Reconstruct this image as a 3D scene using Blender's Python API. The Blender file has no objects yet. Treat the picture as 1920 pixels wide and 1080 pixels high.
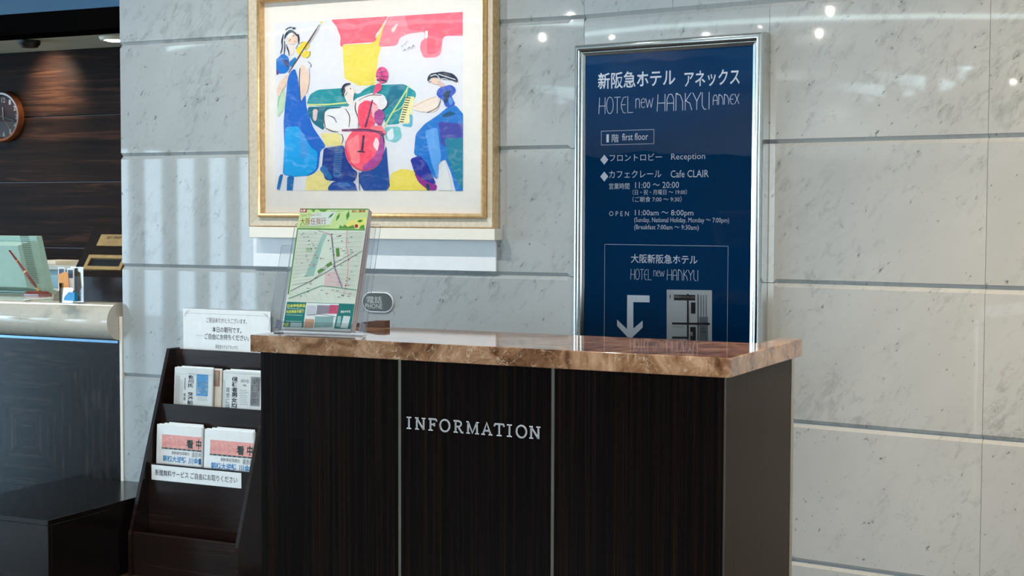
import bpy, bmesh, math, random
import numpy as np
from mathutils import Vector, Matrix
random.seed(7)
S = bpy.context.scene
COL = S.collection
PI = math.pi

# ------------------------------------------------------------------ camera
FPX, PITCH, ROLL, EYE = 2741.2, .0507, -.0031, 1.55
cp, sp, cr, sr = math.cos(PITCH), math.sin(PITCH), math.cos(ROLL), math.sin(ROLL)
R0, U0, F0 = Vector((1, 0, 0)), Vector((0, sp, cp)), Vector((0, cp, -sp))
Rv, Uv = cr*R0 - sr*U0, sr*R0 + cr*U0
camd = bpy.data.cameras.new('camera'); camd.sensor_width = 36; camd.lens = FPX/1920*36
cam = bpy.data.objects.new('camera', camd); COL.objects.link(cam)
M3 = Matrix((Rv, Uv, -F0)).transposed()
cam.matrix_world = Matrix.Translation((0, 0, EYE)) @ M3.to_4x4()
S.camera = cam

# ------------------------------------------------------------------ view, world, big lights
S.view_settings.view_transform = 'Standard'; S.view_settings.look = 'None'
S.view_settings.gamma = 1; S.view_settings.use_curve_mapping = False
S.view_settings.exposure = 0.24
W = bpy.data.worlds.new('world'); S.world = W; W.use_nodes = True
bg = W.node_tree.nodes['Background']; bg.inputs[0].default_value = (.62, .83, 1.0, 1); bg.inputs[1].default_value = 6.0

def light(name, kind, loc, energy, color, target=None, **k):
    d = bpy.data.lights.new(name, kind); d.energy = energy; d.color = color
    for a, b in k.items():
        if a == 'portal': d.cycles.is_portal = b
        else: setattr(d, a, b)
    o = bpy.data.objects.new(name, d); COL.objects.link(o); o.location = loc
    if target is not None:
        o.rotation_euler = (Vector(target) - Vector(loc)).to_track_quat('-Z', 'Y').to_euler()
    return o
DAY, WARM, NEUT, AMBER, COOL = (.42, .73, 1.0), (1.0, .86, .70), (1.0, .93, .84), (1.0, .72, .44), (.9, .96, 1.0)
# daylight entering through the glazing on the left
light('daylight_left', 'AREA', (-12.8, 6.4, 1.3), 470, DAY, (-2, 6.0, 1.2), shape='RECTANGLE', size=7, size_y=2.2)
light('entrance_fill', 'AREA', (-2.0, -9.6, 1.9), 140, (1.0, .89, .74), (0, 4, 1.4), shape='RECTANGLE', size=9, size_y=3.0)  # added warm fill from behind the camera, lifts all the walls
# added soft fill from overhead, no fixture is modelled
light('overhead_fill', 'AREA', (1.2, -.6, 3.46), 40, NEUT, (1.2, -.6, 0), shape='RECTANGLE', size=5, size_y=3)

# ------------------------------------------------------------------ frames and pixel rays
def ray(x, y):
    a = (x-960)/FPX; b = (540-y)/FPX
    X = a*cr + b*sr; Y = -a*sr + b*cr
    return np.array([X, cp + Y*sp, -sp + Y*cp])
EY = np.array([0, 0, EYE])
class Frame:
    """u runs along the plane to the right, v away from the viewer, z up"""
    def __init__(s, o, yaw):
        s.o = np.array(o, float); s.yaw = yaw
        s.u = np.array([math.cos(yaw), -math.sin(yaw), 0]); s.v = np.array([math.sin(yaw), math.cos(yaw), 0])
    def w(s, u, v, z): return tuple(s.o*[1, 1, 0] + s.u*u + s.v*v + np.array([0, 0, z]))
    def loc(s, P): d = P - s.o; return (d@s.u, d@s.v, P[2])
    def on_v(s, x, y, v=0.):
        r = ray(x, y); t = (v - (EY-s.o)@s.v)/(r@s.v); p = s.loc(EY+t*r); return (p[0], p[2])
    def on_u(s, x, y, u=0.):
        r = ray(x, y); t = (u - (EY-s.o)@s.u)/(r@s.u); p = s.loc(EY+t*r); return (p[1], p[2])
    def on_z(s, x, y, z):
        r = ray(x, y); t = (z-EYE)/r[2]; p = s.loc(EY+t*r); return (p[0], p[1])
YK = 5.6935
WL = Frame((133/FPX*YK, YK, 0), .4411)      # long marble wall, left of the kink
WR = Frame((133/FPX*YK, YK, 0), .5846)      # marble wall, right of the kink
DK = Frame((.5463, 3.643, 0), .4668)        # information desk, origin at its front right corner
RM = Frame((0, 0, 0), 0)                    # the room

# ------------------------------------------------------------------ materials
def lin(c):
    f = lambda v: v/12.92 if v <= .04045 else ((v+.055)/1.055)**2.4
    return tuple(f(x/255) for x in c) + (1,)
class NT:
    def __init__(s, name):
        s.m = bpy.data.materials.new(name); s.m.use_nodes = True; s.n = s.m.node_tree.nodes; s.l = s.m.node_tree.links
        s.b = s.n['Principled BSDF']
    def add(s, t, **k):
        n = s.n.new(t)
        for a, b in k.items(): setattr(n, a, b)
        return n
    def link(s, a, b): s.l.new(a, b)
    def coord(s, scale=(1, 1, 1), rot=(0, 0, 0), rnd=0.):
        tc = s.add('ShaderNodeTexCoord'); mp = s.add('ShaderNodeMapping'); s.link(tc.outputs['Object'], mp.inputs[0])
        mp.inputs['Scale'].default_value = scale; mp.inputs['Rotation'].default_value = rot
        if rnd:
            oi = s.add('ShaderNodeObjectInfo'); mu = s.add('ShaderNodeMath', operation='MULTIPLY'); mu.inputs[1].default_value = rnd
            s.link(oi.outputs['Random'], mu.inputs[0]); s.link(mu.outputs[0], mp.inputs['Location'])
        return mp.outputs[0]
    def noise(s, vec, scale=5, detail=4, rough=.5, dist=0.):
        n = s.add('ShaderNodeTexNoise'); s.link(vec, n.inputs['Vector'])
        n.inputs['Scale'].default_value = scale; n.inputs['Detail'].default_value = detail
        n.inputs['Roughness'].default_value = rough; n.inputs['Distortion'].default_value = dist
        return n.outputs['Fac']
    def ramp(s, fac, stops, interp='LINEAR'):
        r = s.add('ShaderNodeValToRGB'); s.link(fac, r.inputs[0]); r.color_ramp.interpolation = interp
        e = r.color_ramp.elements
        while len(e) < len(stops): e.new(.5)
        for i, (p, c) in enumerate(stops):
            e[i].position = p; e[i].color = c if len(c) == 4 else lin(c)
        return r.outputs[0]
    def mix(s, fac, a, b, mode='MIX'):
        m = s.add('ShaderNodeMix', data_type='RGBA', blend_type=mode)
        for i, v in ((0, fac), (6, a), (7, b)):
            if hasattr(v, 'links'): s.link(v, m.inputs[i])
            else: m.inputs[i].default_value = v
        return m.outputs[2]
    def math(s, op, a, b=None):
        m = s.add('ShaderNodeMath', operation=op)
        for i, v in ((0, a), (1, b)):
            if v is None: continue
            if hasattr(v, 'links'): s.link(v, m.inputs[i])
            else: m.inputs[i].default_value = v
        return m.outputs[0]
    def set(s, **k):
        for a, b in k.items():
            i = s.b.inputs[a.replace('_', ' ')]
            if hasattr(b, 'links'): s.link(b, i)
            else: i.default_value = b
        return s
    def bump(s, h, strength=.1, dist=.001):
        b = s.add('ShaderNodeBump'); s.link(h, b.inputs['Height']); b.inputs['Strength'].default_value = strength
        b.inputs['Distance'].default_value = dist; s.link(b.outputs[0], s.b.inputs['Normal'])
MAT = {}
def plain(name, c, rough=.5, metal=0., vary=.06, scale=30., coat=0., **k):
    """one colour with a little procedural mottling"""
    if name in MAT: return MAT[name]
    t = NT(name); f = t.noise(t.coord(), scale, 3)
    a = lin(c); lo = tuple(x*(1-vary) for x in a[:3])+(1,); hi = tuple(min(1, x*(1+vary)) for x in a[:3])+(1,)
    t.set(Base_Color=t.ramp(f, [(.3, lo), (.7, hi)]), Roughness=rough, Metallic=metal)
    if coat: t.set(Coat_Weight=coat, Coat_Roughness=.05)
    t.set(**k); MAT[name] = t.m; return t.m
def paint(c):
    """watercolour print: colour with soft brushy variation"""
    name = 'paint_%d_%d_%d' % c
    if name in MAT: return MAT[name]
    t = NT(name); f = t.noise(t.coord((1, 1, 2)), 14, 5, .6, 1.2)
    a = lin(c); hi = tuple(x*.78+.22 for x in a[:3])+(1,)
    t.set(Base_Color=t.ramp(f, [(.3, tuple(x*.9 for x in a[:3])+(1,)), (.5, a), (.85, hi)]), Roughness=.6)
    MAT[name] = t.m; return t.m
def ink(c): return plain('ink_%d_%d_%d' % c, c, .55, vary=.03)
def emit(name, c, strength):
    t = NT(name); f = t.noise(t.coord(), 3)
    col = t.ramp(f, [(0, lin(c)), (1, lin(c))])
    t.set(Base_Color=lin(c), Emission_Color=col, Emission_Strength=strength); MAT[name] = t.m; return t.m

def mk_marble(name, base, dark, rot):
    t = NT(name)
    v = t.coord((1, 1, 1), rot, rnd=13.)
    def stretched(sx, sz):
        st = t.add('ShaderNodeMapping'); t.link(v, st.inputs[0]); st.inputs['Scale'].default_value = (sx, 1, sz); return st.outputs[0]
    mask = t.noise(v, 2.6, 3)
    blot = t.noise(stretched(1, 1.6), 1.5, 5, .6, .4)
    smudge = t.noise(stretched(1., 2.1), 15, 6, .66, .6)
    veins = t.noise(stretched(.8, 2.2), 2.6, 8, .66, .6)
    fleck = t.noise(stretched(1., 1.8), 42, 3, .6, .3)
    on = lambda f, a, b: t.ramp(f, [(a, (0, 0, 0, 1)), (b, (1, 1, 1, 1))])
    ridge = t.math('ABSOLUTE', t.math('SUBTRACT', veins, .5))
    line = t.math('MULTIPLY', t.ramp(ridge, [(0, (1, 1, 1, 1)), (.03, (0, 0, 0, 1))]), on(mask, .5, .7))
    sm = t.math('MULTIPLY', on(smudge, .53, .72), on(mask, .38, .62))
    sm2 = t.math('MULTIPLY', on(t.noise(stretched(1., 2.6), 4.5, 7, .66, .5), .52, .74), on(mask, .62, .40))
    fl = t.math('MULTIPLY', on(fleck, .63, .69), on(smudge, .5, .6))
    col = t.mix(on(blot, .35, .75), lin(base), lin(tuple(int(x*.94) for x in base)))
    col = t.mix(t.math('MULTIPLY', sm, .6), col, lin(dark))
    col = t.mix(t.math('MULTIPLY', sm2, .5), col, lin(dark))
    col = t.mix(t.math('MULTIPLY', line, .30), col, lin(dark))
    col = t.mix(t.math('MULTIPLY', fl, .8), col, lin(tuple(int(x*.62) for x in dark)))
    t.set(Base_Color=col, Roughness=.028, Specular_IOR_Level=.6)
    t.bump(t.noise(v, 2.2, 1), .015, .01)
    MAT[name] = t.m; return t.m
marble_warm = mk_marble('cream_marble', (212, 202, 184), (140, 136, 126), (0, .5, 0))
marble = mk_marble('white_marble', (168, 172, 171), (110, 117, 114), (0, .9, 0))
def mk_emperador():
    t = NT('brown_marble'); v = t.coord((1, 1, 1))
    n1 = t.noise(v, 9, 8, .65, 1.2); n2 = t.noise(v, 22, 6, .6, 2.0)
    base = t.ramp(n1, [(.36, (104, 66, 42)), (.5, (168, 122, 88)), (.66, (216, 170, 134))])
    vo = t.add('ShaderNodeTexVoronoi', feature='DISTANCE_TO_EDGE'); vo.inputs['Scale'].default_value = 24
    dist = t.add('ShaderNodeVectorMath', operation='ADD'); ns = t.add('ShaderNodeTexNoise'); t.link(v, ns.inputs[0]); ns.inputs['Scale'].default_value = 10; ns.inputs['Detail'].default_value = 5
    sc = t.add('ShaderNodeVectorMath', operation='SCALE'); t.link(ns.outputs['Color'], sc.inputs[0]); sc.inputs['Scale'].default_value = .22
    t.link(v, dist.inputs[0]); t.link(sc.outputs[0], dist.inputs[1]); t.link(dist.outputs[0], vo.inputs['Vector'])
    vein = t.ramp(vo.outputs['Distance'], [(0, (1, 1, 1, 1)), (.012, (.6, .6, .6, 1)), (.05, (0, 0, 0, 1))])
    vein = t.math('MULTIPLY', vein, t.ramp(n2, [(.45, (0, 0, 0, 1)), (.62, (1, 1, 1, 1))]))
    col = t.mix(t.math('MULTIPLY', vein, .85), base, lin((240, 214, 184)))
    t.set(Base_Color=col, Roughness=.05, Specular_IOR_Level=.75); MAT['brown_marble'] = t.m; return t.m
emperador = mk_emperador()
def mk_wood(name, c0, c1, c2, axis, freq=70, rough=.2, spec=.5, wave=0., thr=(.3, .55, .75), spec_tint=None, rnd=5.):
    t = NT(name)
    sc = {'z': (freq, freq, 1.2), 'x': (1.2, freq, freq), 'y': (freq, 1.2, freq)}[axis]
    v = t.coord(sc, rnd=rnd)
    n = t.noise(v, 1., 6, .6, wave); n2 = t.noise(v, .23, 3, .5, wave*.5)
    f = t.math('ADD', t.math('MULTIPLY', n, .65), t.math('MULTIPLY', n2, .35))
    t.set(Base_Color=t.ramp(f, [(thr[0], c0), (thr[1], c1), (thr[2], c2)]), Roughness=rough, Specular_IOR_Level=spec)
    MAT[name] = t.m; return t.m
ebony = mk_wood('ebony_vertical', (6, 4, 4), (15, 9, 8), (62, 36, 26), 'z', 420, .24, .16, 0, (.36, .52, .80))
ebony_side = mk_wood('ebony_side', (46, 34, 24), (56, 42, 30), (68, 52, 38), 'z', 200, .3, .03)  # paler than the front: grazing reflection put into the base colour
rack_wood = mk_wood('rack_wood', (18, 11, 10), (36, 23, 20), (62, 42, 35), 'x', 38, .24, .38, .8)
bench_wood = mk_wood('bench_wood', (12, 8, 8), (22, 15, 14), (36, 25, 22), 'x', 30, .18, .45, .8)
wall_wood = mk_wood('wall_wood', (12, 7, 5), (34, 21, 15), (92, 60, 42), 'x', 26, .5, .05, 1.2, (.32, .54, .86))
box_wood = mk_wood('box_wood', (20, 13, 12), (34, 23, 20), (48, 34, 29), 'z', 60, .3, .2)
def mk_mitre(cx, cz):
    t = NT('mitred_veneer'); tc = t.add('ShaderNodeTexCoord'); sp_ = t.add('ShaderNodeSeparateXYZ'); t.link(tc.outputs['Object'], sp_.inputs[0])
    ax = t.math('ABSOLUTE', t.math('SUBTRACT', t.math('PINGPONG', t.math('ADD', sp_.outputs[0], 40*.43-cx+.0), .43), 0.0))
    az = t.math('ABSOLUTE', t.math('SUBTRACT', sp_.outputs[2], cz))
    ch = t.math('MAXIMUM', ax, az); mn = t.math('MINIMUM', ax, az)
    cb = t.add('ShaderNodeCombineXYZ'); t.link(t.math('MULTIPLY', ch, 42), cb.inputs[0]); t.link(t.math('MULTIPLY', mn, 3.0), cb.inputs[1])
    t.link(t.math('GREATER_THAN', ax, az), cb.inputs[2])
    n = t.noise(cb.outputs[0], 1.2, 5, .6, .5)
    t.set(Base_Color=t.ramp(n, [(.3, (5, 5, 6)), (.5, (13, 11, 12)), (.72, (46, 36, 32))]), Roughness=.16, Specular_IOR_Level=.2)
    return t.m
chrome = plain('brushed_metal', (205, 208, 205), .16, 1., .04, 60)
steel_strip = plain('metal_strip', (176, 166, 148), .3, 1., .1, 8)
brass = plain('brass', (226, 184, 124), .25, .6, .1, 40)
gold = plain('gold_leaf', (222, 184, 132), .34, .6, .18, 60)
frame_paint = plain('distressed_frame', (200, 188, 166), .45, 0., .12, 70)
mat_board = plain('mat_board', (236, 234, 228), .8, 0, .02)
white_paint = plain('white_paint', (236, 228, 212), .45, 0, .02)
white_board = plain('white_board', (232, 234, 234), .3, 0, .02)
paper = plain('paper', (236, 236, 232), .6, 0, .03)
newsprint = plain('newsprint', (214, 216, 212), .7, 0, .04)
cream_paper = plain('cream_paper', (226, 214, 196), .7, 0, .04)
black = plain('black', (14, 14, 16), .4)
joint = plain('joint_grout', (70, 66, 58), .8)
plate_text = ink((196, 198, 194))
grey_metal = plain('grey_plate', (104, 106, 102), .35, .8, .05)
dark_reflection = plain('dark_reflection', (96, 98, 98), .3, .7, .05)  # inner line of the desk letters: chrome's dark reflection as a colour
silver = plain('silver', (252, 252, 252), .4, 0., .01)
pale_green = plain('pale_plastic', (168, 196, 182), .4, 0, .03)
pale_green_d = plain('pale_plastic_vent', (112, 138, 126), .5, 0, .03)
blue_paint = plain('blue_paint', (30, 74, 104), .35, 0, .03, 2)
dark_beam = plain('dark_beam', (9, 8, 8), .8, 0, .05, Specular_IOR_Level=.0)
ceil_paint = plain('ceiling_paint', (226, 226, 222), .7, 0, .02)
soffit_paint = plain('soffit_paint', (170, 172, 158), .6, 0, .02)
floor_stone = plain('floor_stone', (84, 66, 50), .2, 0, .1, 3)
dark_panel = plain('lobby_panel', (26, 24, 24), .4, 0, .1, 3)
sign_blue = plain('sign_blue', (0, 62, 108), .6, 0, .03, Specular_IOR_Level=0.)
sign_white = plain('sign_white', (238, 242, 248), .4, 0, .02)
def mk_clear(name, tint=(1, 1, 1, 1), fres=1.5, base=0.):
    t = NT(name); t.n.remove(t.b)
    tr = t.add('ShaderNodeBsdfTransparent'); tr.inputs[0].default_value = tint
    gl = t.add('ShaderNodeBsdfGlossy'); gl.inputs['Roughness'].default_value = .01
    fr = t.add('ShaderNodeFresnel'); fr.inputs['IOR'].default_value = fres
    nz = t.noise(t.coord(), 2.5, 2); bp = t.add('ShaderNodeBump'); t.link(nz, bp.inputs['Height']); bp.inputs['Strength'].default_value = .03; bp.inputs['Distance'].default_value = .05
    t.link(bp.outputs[0], gl.inputs['Normal'])
    mx = t.add('ShaderNodeMixShader'); fac = t.math('ADD', fr.outputs[0], base); fac = t.math('MINIMUM', fac, 1.)
    t.link(fac, mx.inputs[0]); t.link(tr.outputs[0], mx.inputs[1]); t.link(gl.outputs[0], mx.inputs[2])
    t.link(mx.outputs[0], t.n['Material Output'].inputs[0]); MAT[name] = t.m; return t.m
glass = mk_clear('glass', (1, 1, 1, 1), 1.5)
thin_glass = mk_clear('picture_glass', (1, 1, 1, 1), 1.32)
acrylic = mk_clear('clear_acrylic', (.98, .985, .99, 1), 1.45, .02)
acrylic_edge = plain('acrylic_edge', (196, 206, 222), .15, 0, .05, 40, Transmission_Weight=.4)

# ------------------------------------------------------------------ mesh builder
_txt = {}
def glyphs(s, bold=0.):
    key = (s, bold)
    if key not in _txt:
        c = bpy.data.curves.new('t', 'FONT'); c.body = s; c.resolution_u = 2; c.offset = bold
        o = bpy.data.objects.new('t', c); COL.objects.link(o); dg = bpy.context.evaluated_depsgraph_get()
        m = bpy.data.meshes.new_from_object(o.evaluated_get(dg))
        V = np.array([v.co[:2] for v in m.vertices]) if len(m.vertices) else np.zeros((0, 2))
        Fc = [tuple(p.vertices) for p in m.polygons]
        bpy.data.objects.remove(o); bpy.data.meshes.remove(m); bpy.data.curves.remove(c)
        _txt[key] = (V, Fc)
    return _txt[key]
class MB:
    def __init__(s): s.v, s.f, s.m, s.mats = [], [], [], []
    def mi(s, mat):
        if mat not in s.mats: s.mats.append(mat)
        return s.mats.index(mat)
    def add(s, vs, fs, mat):
        b = len(s.v); s.v += [tuple(map(float, p)) for p in vs]; i = s.mi(mat)
        for f in fs: s.f.append([b+k for k in f]); s.m.append(i)
        return s
    def box(s, u0, u1, v0, v1, z0, z1, mat, c=0.):
        if u0 > u1: u0, u1 = u1, u0
        if v0 > v1: v0, v1 = v1, v0
        if z0 > z1: z0, z1 = z1, z0
        if not c:
            vs = [(u0, v0, z0), (u1, v0, z0), (u1, v1, z0), (u0, v1, z0), (u0, v0, z1), (u1, v0, z1), (u1, v1, z1), (u0, v1, z1)]
            return s.add(vs, [(0, 3, 2, 1), (4, 5, 6, 7), (0, 1, 5, 4), (1, 2, 6, 5), (2, 3, 7, 6), (3, 0, 4, 7)], mat)
        L, H = (u0, v0, z0), (u1, v1, z1); vs = []; idx = {}
        for a in (0, 1):
            for b in (0, 1):
                for d in (0, 1):
                    for ax in range(3):
                        p = []
                        for k, sgn in enumerate((a, b, d)):
                            e = H[k] if sgn else L[k]
                            p.append(e if k == ax else (e-c if sgn else e+c))
                        idx[(a, b, d, ax)] = len(vs); vs.append(tuple(p))
        fs = []
        for ax in range(3):
            o = [k for k in range(3) if k != ax]
            for sd in (0, 1):
                q = []
                for x, y in ((0, 0), (1, 0), (1, 1), (0, 1)):
                    k = [0, 0, 0]; k[ax] = sd; k[o[0]] = x; k[o[1]] = y; q.append(idx[(*k, ax)])
                fs.append(q)
        for ax in range(3):
            o = [k for k in range(3) if k != ax]
            for x in (0, 1):
                for y in (0, 1):
                    k0 = [0, 0, 0]; k0[o[0]] = x; k0[o[1]] = y; k1 = list(k0); k1[ax] = 1
                    fs.append((idx[(*k0, o[0])], idx[(*k1, o[0])], idx[(*k1, o[1])], idx[(*k0, o[1])]))
        for a in (0, 1):
            for b in (0, 1):
                for d in (0, 1): fs.append([idx[(a, b, d, k)] for k in range(3)])
        return s.add(vs, fs, mat)
    def prism(s, prof, axis, a0, a1, mat):
        """prof: 2-D outline; axis 'u': (v,z) extruded along u; 'v': (u,z); 'z': (u,v)"""
        n = len(prof)
        def P(p, a): return {'u': (a, p[0], p[1]), 'v': (p[0], a, p[1]), 'z': (p[0], p[1], a)}[axis]
        vs = [P(p, a0) for p in prof] + [P(p, a1) for p in prof]
        fs = [list(range(n))[::-1], [n+i for i in range(n)]] + [(i, (i+1) % n, n+(i+1) % n, n+i) for i in range(n)]
        return s.add(vs, fs, mat)
    def lathe(s, prof, center, axis, mat, n=32, arc=2*PI, close=True, start=0.):
        """prof: list of (radius, height along axis)"""
        cu, cv, cz = center; vs = []; k = len(prof); m = n if close else n+1
        for i in range(m):
            a = start+arc*i/n; c_, s_ = math.cos(a), math.sin(a)
            for r, h in prof:
                vs.append({'z': (cu+r*c_, cv+r*s_, cz+h), 'v': (cu+r*c_, cv+h, cz+r*s_), 'u': (cu+h, cv+r*c_, cz+r*s_)}[axis])
        fs = [(i*k+j, ((i+1) % m)*k+j, ((i+1) % m)*k+j+1, i*k+j+1) for i in range(n) for j in range(k-1)]
        return s.add(vs, fs, mat)
    def tube(s, path, r, mat, n=8):
        P = [Vector(p) for p in path]; vs = []
        rr = r if isinstance(r, (list, tuple)) else [r]*len(P)
        for i, p in enumerate(P):
            d = (P[min(i+1, len(P)-1)] - P[max(i-1, 0)]).normalized()
            a = d.cross(Vector((0, 0, 1)) if abs(d.z) < .9 else Vector((1, 0, 0))).normalized(); b = d.cross(a)
            vs += [tuple(p + (a*math.cos(2*PI*k/n) + b*math.sin(2*PI*k/n))*rr[i]) for k in range(n)]
        fs = [(i*n+k, i*n+(k+1) % n, (i+1)*n+(k+1) % n, (i+1)*n+k) for i in range(len(P)-1) for k in range(n)]
        fs += [list(range(n))[::-1], [(len(P)-1)*n+k for k in range(n)]]
        return s.add(vs, fs, mat)
    def frame(s, u0, u1, z0, z1, v, prof, mat):
        """picture-frame moulding: prof = (outward offset, height towards the viewer)"""
        k = len(prof); vs = []
        for (cu, cz, su, sz) in ((u0, z0, -1, -1), (u1, z0, 1, -1), (u1, z1, 1, 1), (u0, z1, -1, 1)):
            for o, h in prof: vs.append((cu+su*o, v-h, cz+sz*o))
        fs = [(i*k+j, i*k+j+1, ((i+1) % 4)*k+j+1, ((i+1) % 4)*k+j) for i in range(4) for j in range(k-1)]
        return s.add(vs, fs, mat)
    # flat print on a plane; mp maps 2-D to (u,v,z)
    def poly(s, pts, mp, mat):
        vs = [mp(*p) for p in pts]
        from mathutils.geometry import tessellate_polygon
        tris = tessellate_polygon([[Vector((p[0], p[1], 0)) for p in pts]])
        return s.add(vs, [t for t in tris], mat)
    def rect(s, x0, y0, x1, y1, mp, mat): return s.poly([(x0, y0), (x1, y0), (x1, y1), (x0, y1)], mp, mat)
    def stroke(s, pts, w, mp, mat):
        ws = w if isinstance(w, (list, tuple)) else [w]*len(pts); L, R = [], []
        for i, p in enumerate(pts):
            a = np.array(pts[max(i-1, 0)], float); b = np.array(pts[min(i+1, len(pts)-1)], float); d = b-a; d /= (np.hypot(*d)+1e-12)
            n = np.array([-d[1], d[0]])*ws[i]/2; L.append(np.array(p)+n); R.append(np.array(p)-n)
        vs = [mp(*p) for p in L] + [mp(*p) for p in R]; n = len(pts)
        return s.add(vs, [(i, i+1, n+i+1, n+i) for i in range(n-1)], mat)
    def ell(s, cx, cy, rx, ry, mp, mat, n=28):
        return s.poly([(cx+rx*math.cos(2*PI*i/n), cy+ry*math.sin(2*PI*i/n)) for i in range(n)], mp, mat)
    def text(s, t, x0, y0, x1, y1, mp, mat, bold=0.):
        """the text's own bounding box is fitted to x0..x1, y0 (base) .. y1 (top)"""
        V, Fc = glyphs(t, bold)
        if not len(V): return s
        lo, hi = V.min(0), V.max(0); q = (V-lo)/(hi-lo+1e-9)
        return s.add([mp(x0+(x1-x0)*a, y0+(y1-y0)*b) for a, b in q], Fc, mat)
    def vtext(s, t, x0, x1, y0, y1, mp, mat, bold=0., gap=.12):
        """vertical writing, one character below the other from y1 down to y0"""
        n = len(t); h = (y1-y0)/n
        for i, ch in enumerate(t):
            if ch != ' ': s.text(ch, x0, y1-(i+1)*h+gap*h/2, x1, y1-i*h-gap*h/2, mp, mat, bold)
        return s
    def build(s, name, owner, smooth=False, parent=None, label=None, auto=35):
        o0 = owner.o if isinstance(owner, Thing) else owner
        me = bpy.data.meshes.new(name)
        me.from_pydata([(a-o0[0], b-o0[1], c-o0[2]) for a, b, c in s.v], [], s.f); me.validate(clean_customdata=False)
        for m in s.mats: me.materials.append(m)
        if len(me.polygons) == len(s.m): me.polygons.foreach_set('material_index', s.m)
        bm = bmesh.new(); bm.from_mesh(me); bmesh.ops.recalc_face_normals(bm, faces=bm.faces[:]); bm.to_mesh(me); bm.free()
        if smooth:
            me.polygons.foreach_set('use_smooth', [True]*len(me.polygons))
            me.set_sharp_from_angle(angle=math.radians(auto))
        o = bpy.data.objects.new(name, me); COL.objects.link(o)
        if isinstance(owner, Thing): o.parent = parent if parent is not None else owner.root
        if label: o['label'] = label
        return o
class Thing:
    """an Empty at the thing's base, in a frame; parts are its children"""
    def __init__(s, fr, name, o, label=None, cat=None, group=None, kind=None, root=None):
        s.f, s.o = fr, o
        s.root = root or bpy.data.objects.new(name, None)
        if not root: COL.objects.link(s.root); s.root.empty_display_size = .05
        s.root.location = fr.w(*o); s.root.rotation_euler = (0, 0, -fr.yaw)
        if label: s.root['label'] = label
        if cat: s.root['category'] = cat
        if group: s.root['group'] = group
        if kind: s.root['kind'] = kind
def single(fr, mb, name, o, label=None, cat=None, group=None, kind=None, smooth=False, auto=35):
    """a thing (or a piece of the setting) that is one mesh"""
    ob = mb.build(name, o, smooth=smooth, auto=auto)
    t = Thing(fr, name, o, label, cat, group, kind, root=ob); return t
def vmap(v): return lambda u, z: (u, v, z)
def pxmap(fr, v):
    def m(x, y): u, z = fr.on_v(x, y, v); return (u, v, z)
    return m

# ================================================================== SETTING
H0, SP = EYE+.7549, .5            # marble grooves: heights and spacing
ROWS = [(0, .305), (.305, .805), (.805, 1.305), (1.305, 1.805), (1.805, 2.305), (2.305, 2.805), (2.805, 3.5)]
CEIL = 3.5
def slab(fr, owner, u0, u1, z0, z1, cb, ct, us=None, ue=None, c=.0145, name='marble_slab'):
    """a marble slab; its lower (cb) and upper (ct) edges are chamfered between us and ue"""
    us = u0 if us is None else us; ue = u1 if ue is None else ue
    D = .03; g = .0007; m = MB(); e = .0012
    u0 += g; u1 -= g; us = max(us, u0); ue = min(ue, u1)
    def edge(z, sgn, on):
        # points of the front outline along one horizontal edge, left to right
        if not on: return [(u0, z+sgn*e), (u1, z+sgn*e)]
        pts = []
        pts += [(u0, z+sgn*c)] if us <= u0+1e-6 else [(u0, z+sgn*e), (us-c, z+sgn*e), (us, z+sgn*c)]
        pts += [(u1, z+sgn*c)] if ue >= u1-1e-6 else [(ue, z+sgn*c), (ue+c, z+sgn*e), (u1, z+sgn*e)]
        return pts
    lo, hi = edge(z0, 1, cb), edge(z1, -1, ct)
    m.poly(lo + hi[::-1], vmap(0), marble)
    for z, sgn, on in ((z0, 1, cb), (z1, -1, ct)):
        if on:
            m.add([(us, 0, z+sgn*c), (ue, 0, z+sgn*c), (ue, c, z), (us, c, z)], [(0, 1, 2, 3)], marble)
            if ue < u1-1e-6: m.add([(ue, 0, z+sgn*c), (ue+c, 0, z+sgn*e), (ue, c, z)], [(0, 1, 2)], marble)
            if us > u0+1e-6: m.add([(us, 0, z+sgn*c), (us-c, 0, z+sgn*e), (us, c, z)], [(0, 1, 2)], marble)
            m.add([(us, c, z), (ue, c, z), (ue, D, z), (us, D, z)], [(0, 1, 2, 3)], marble)
        else:
            m.add([(u0, 0, z+sgn*e), (u1, 0, z+sgn*e), (u1, D, z+sgn*e), (u0, D, z+sgn*e)], [(0, 1, 2, 3)], marble)
    cl0 = c if (cb and us <= u0+1e-6) else e; ch0 = c if (ct and us <= u0+1e-6) else e
    m.add([(u0, 0, z0+cl0), (u0, 0, z1-ch0), (u0, ch0, z1-e*0), (u0, D, z1), (u0, D, z0), (u0, cl0, z0)], [(0, 1, 2, 3, 4, 5)], marble)
    cl1 = c if (cb and ue >= u1-1e-6) else e; ch1 = c if (ct and ue >= u1-1e-6) else e
    m.add([(u1, 0, z0+cl1), (u1, 0, z1-ch1), (u1, ch1, z1), (u1, D, z1), (u1, D, z0), (u1, cl1, z0)], [(0, 1, 2, 3, 4, 5)], marble)
    m.add([(u0, D, z0), (u1, D, z0), (u1, D, z1), (u0, D, z1)], [(0, 1, 2, 3)], marble)
    ob = m.build(name, owner); return ob
UL = -2.272
wb = single(WL, MB().box(UL, 0, .031, .22, 0, CEIL, joint), 'wall_back', (UL, .031, 0), kind='structure')
for i, (a, b) in enumerate(ROWS):
    ue = None if a > 2.2 else -.066
    slab(WL, wb, UL, 0., a, b, a > 0, b < 3.4, ue=ue)
wr = single(WR, MB().box(0, 3.6, .031, .22, 0, CEIL, joint), 'wall_right', (0, .031, 0), kind='structure')
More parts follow.
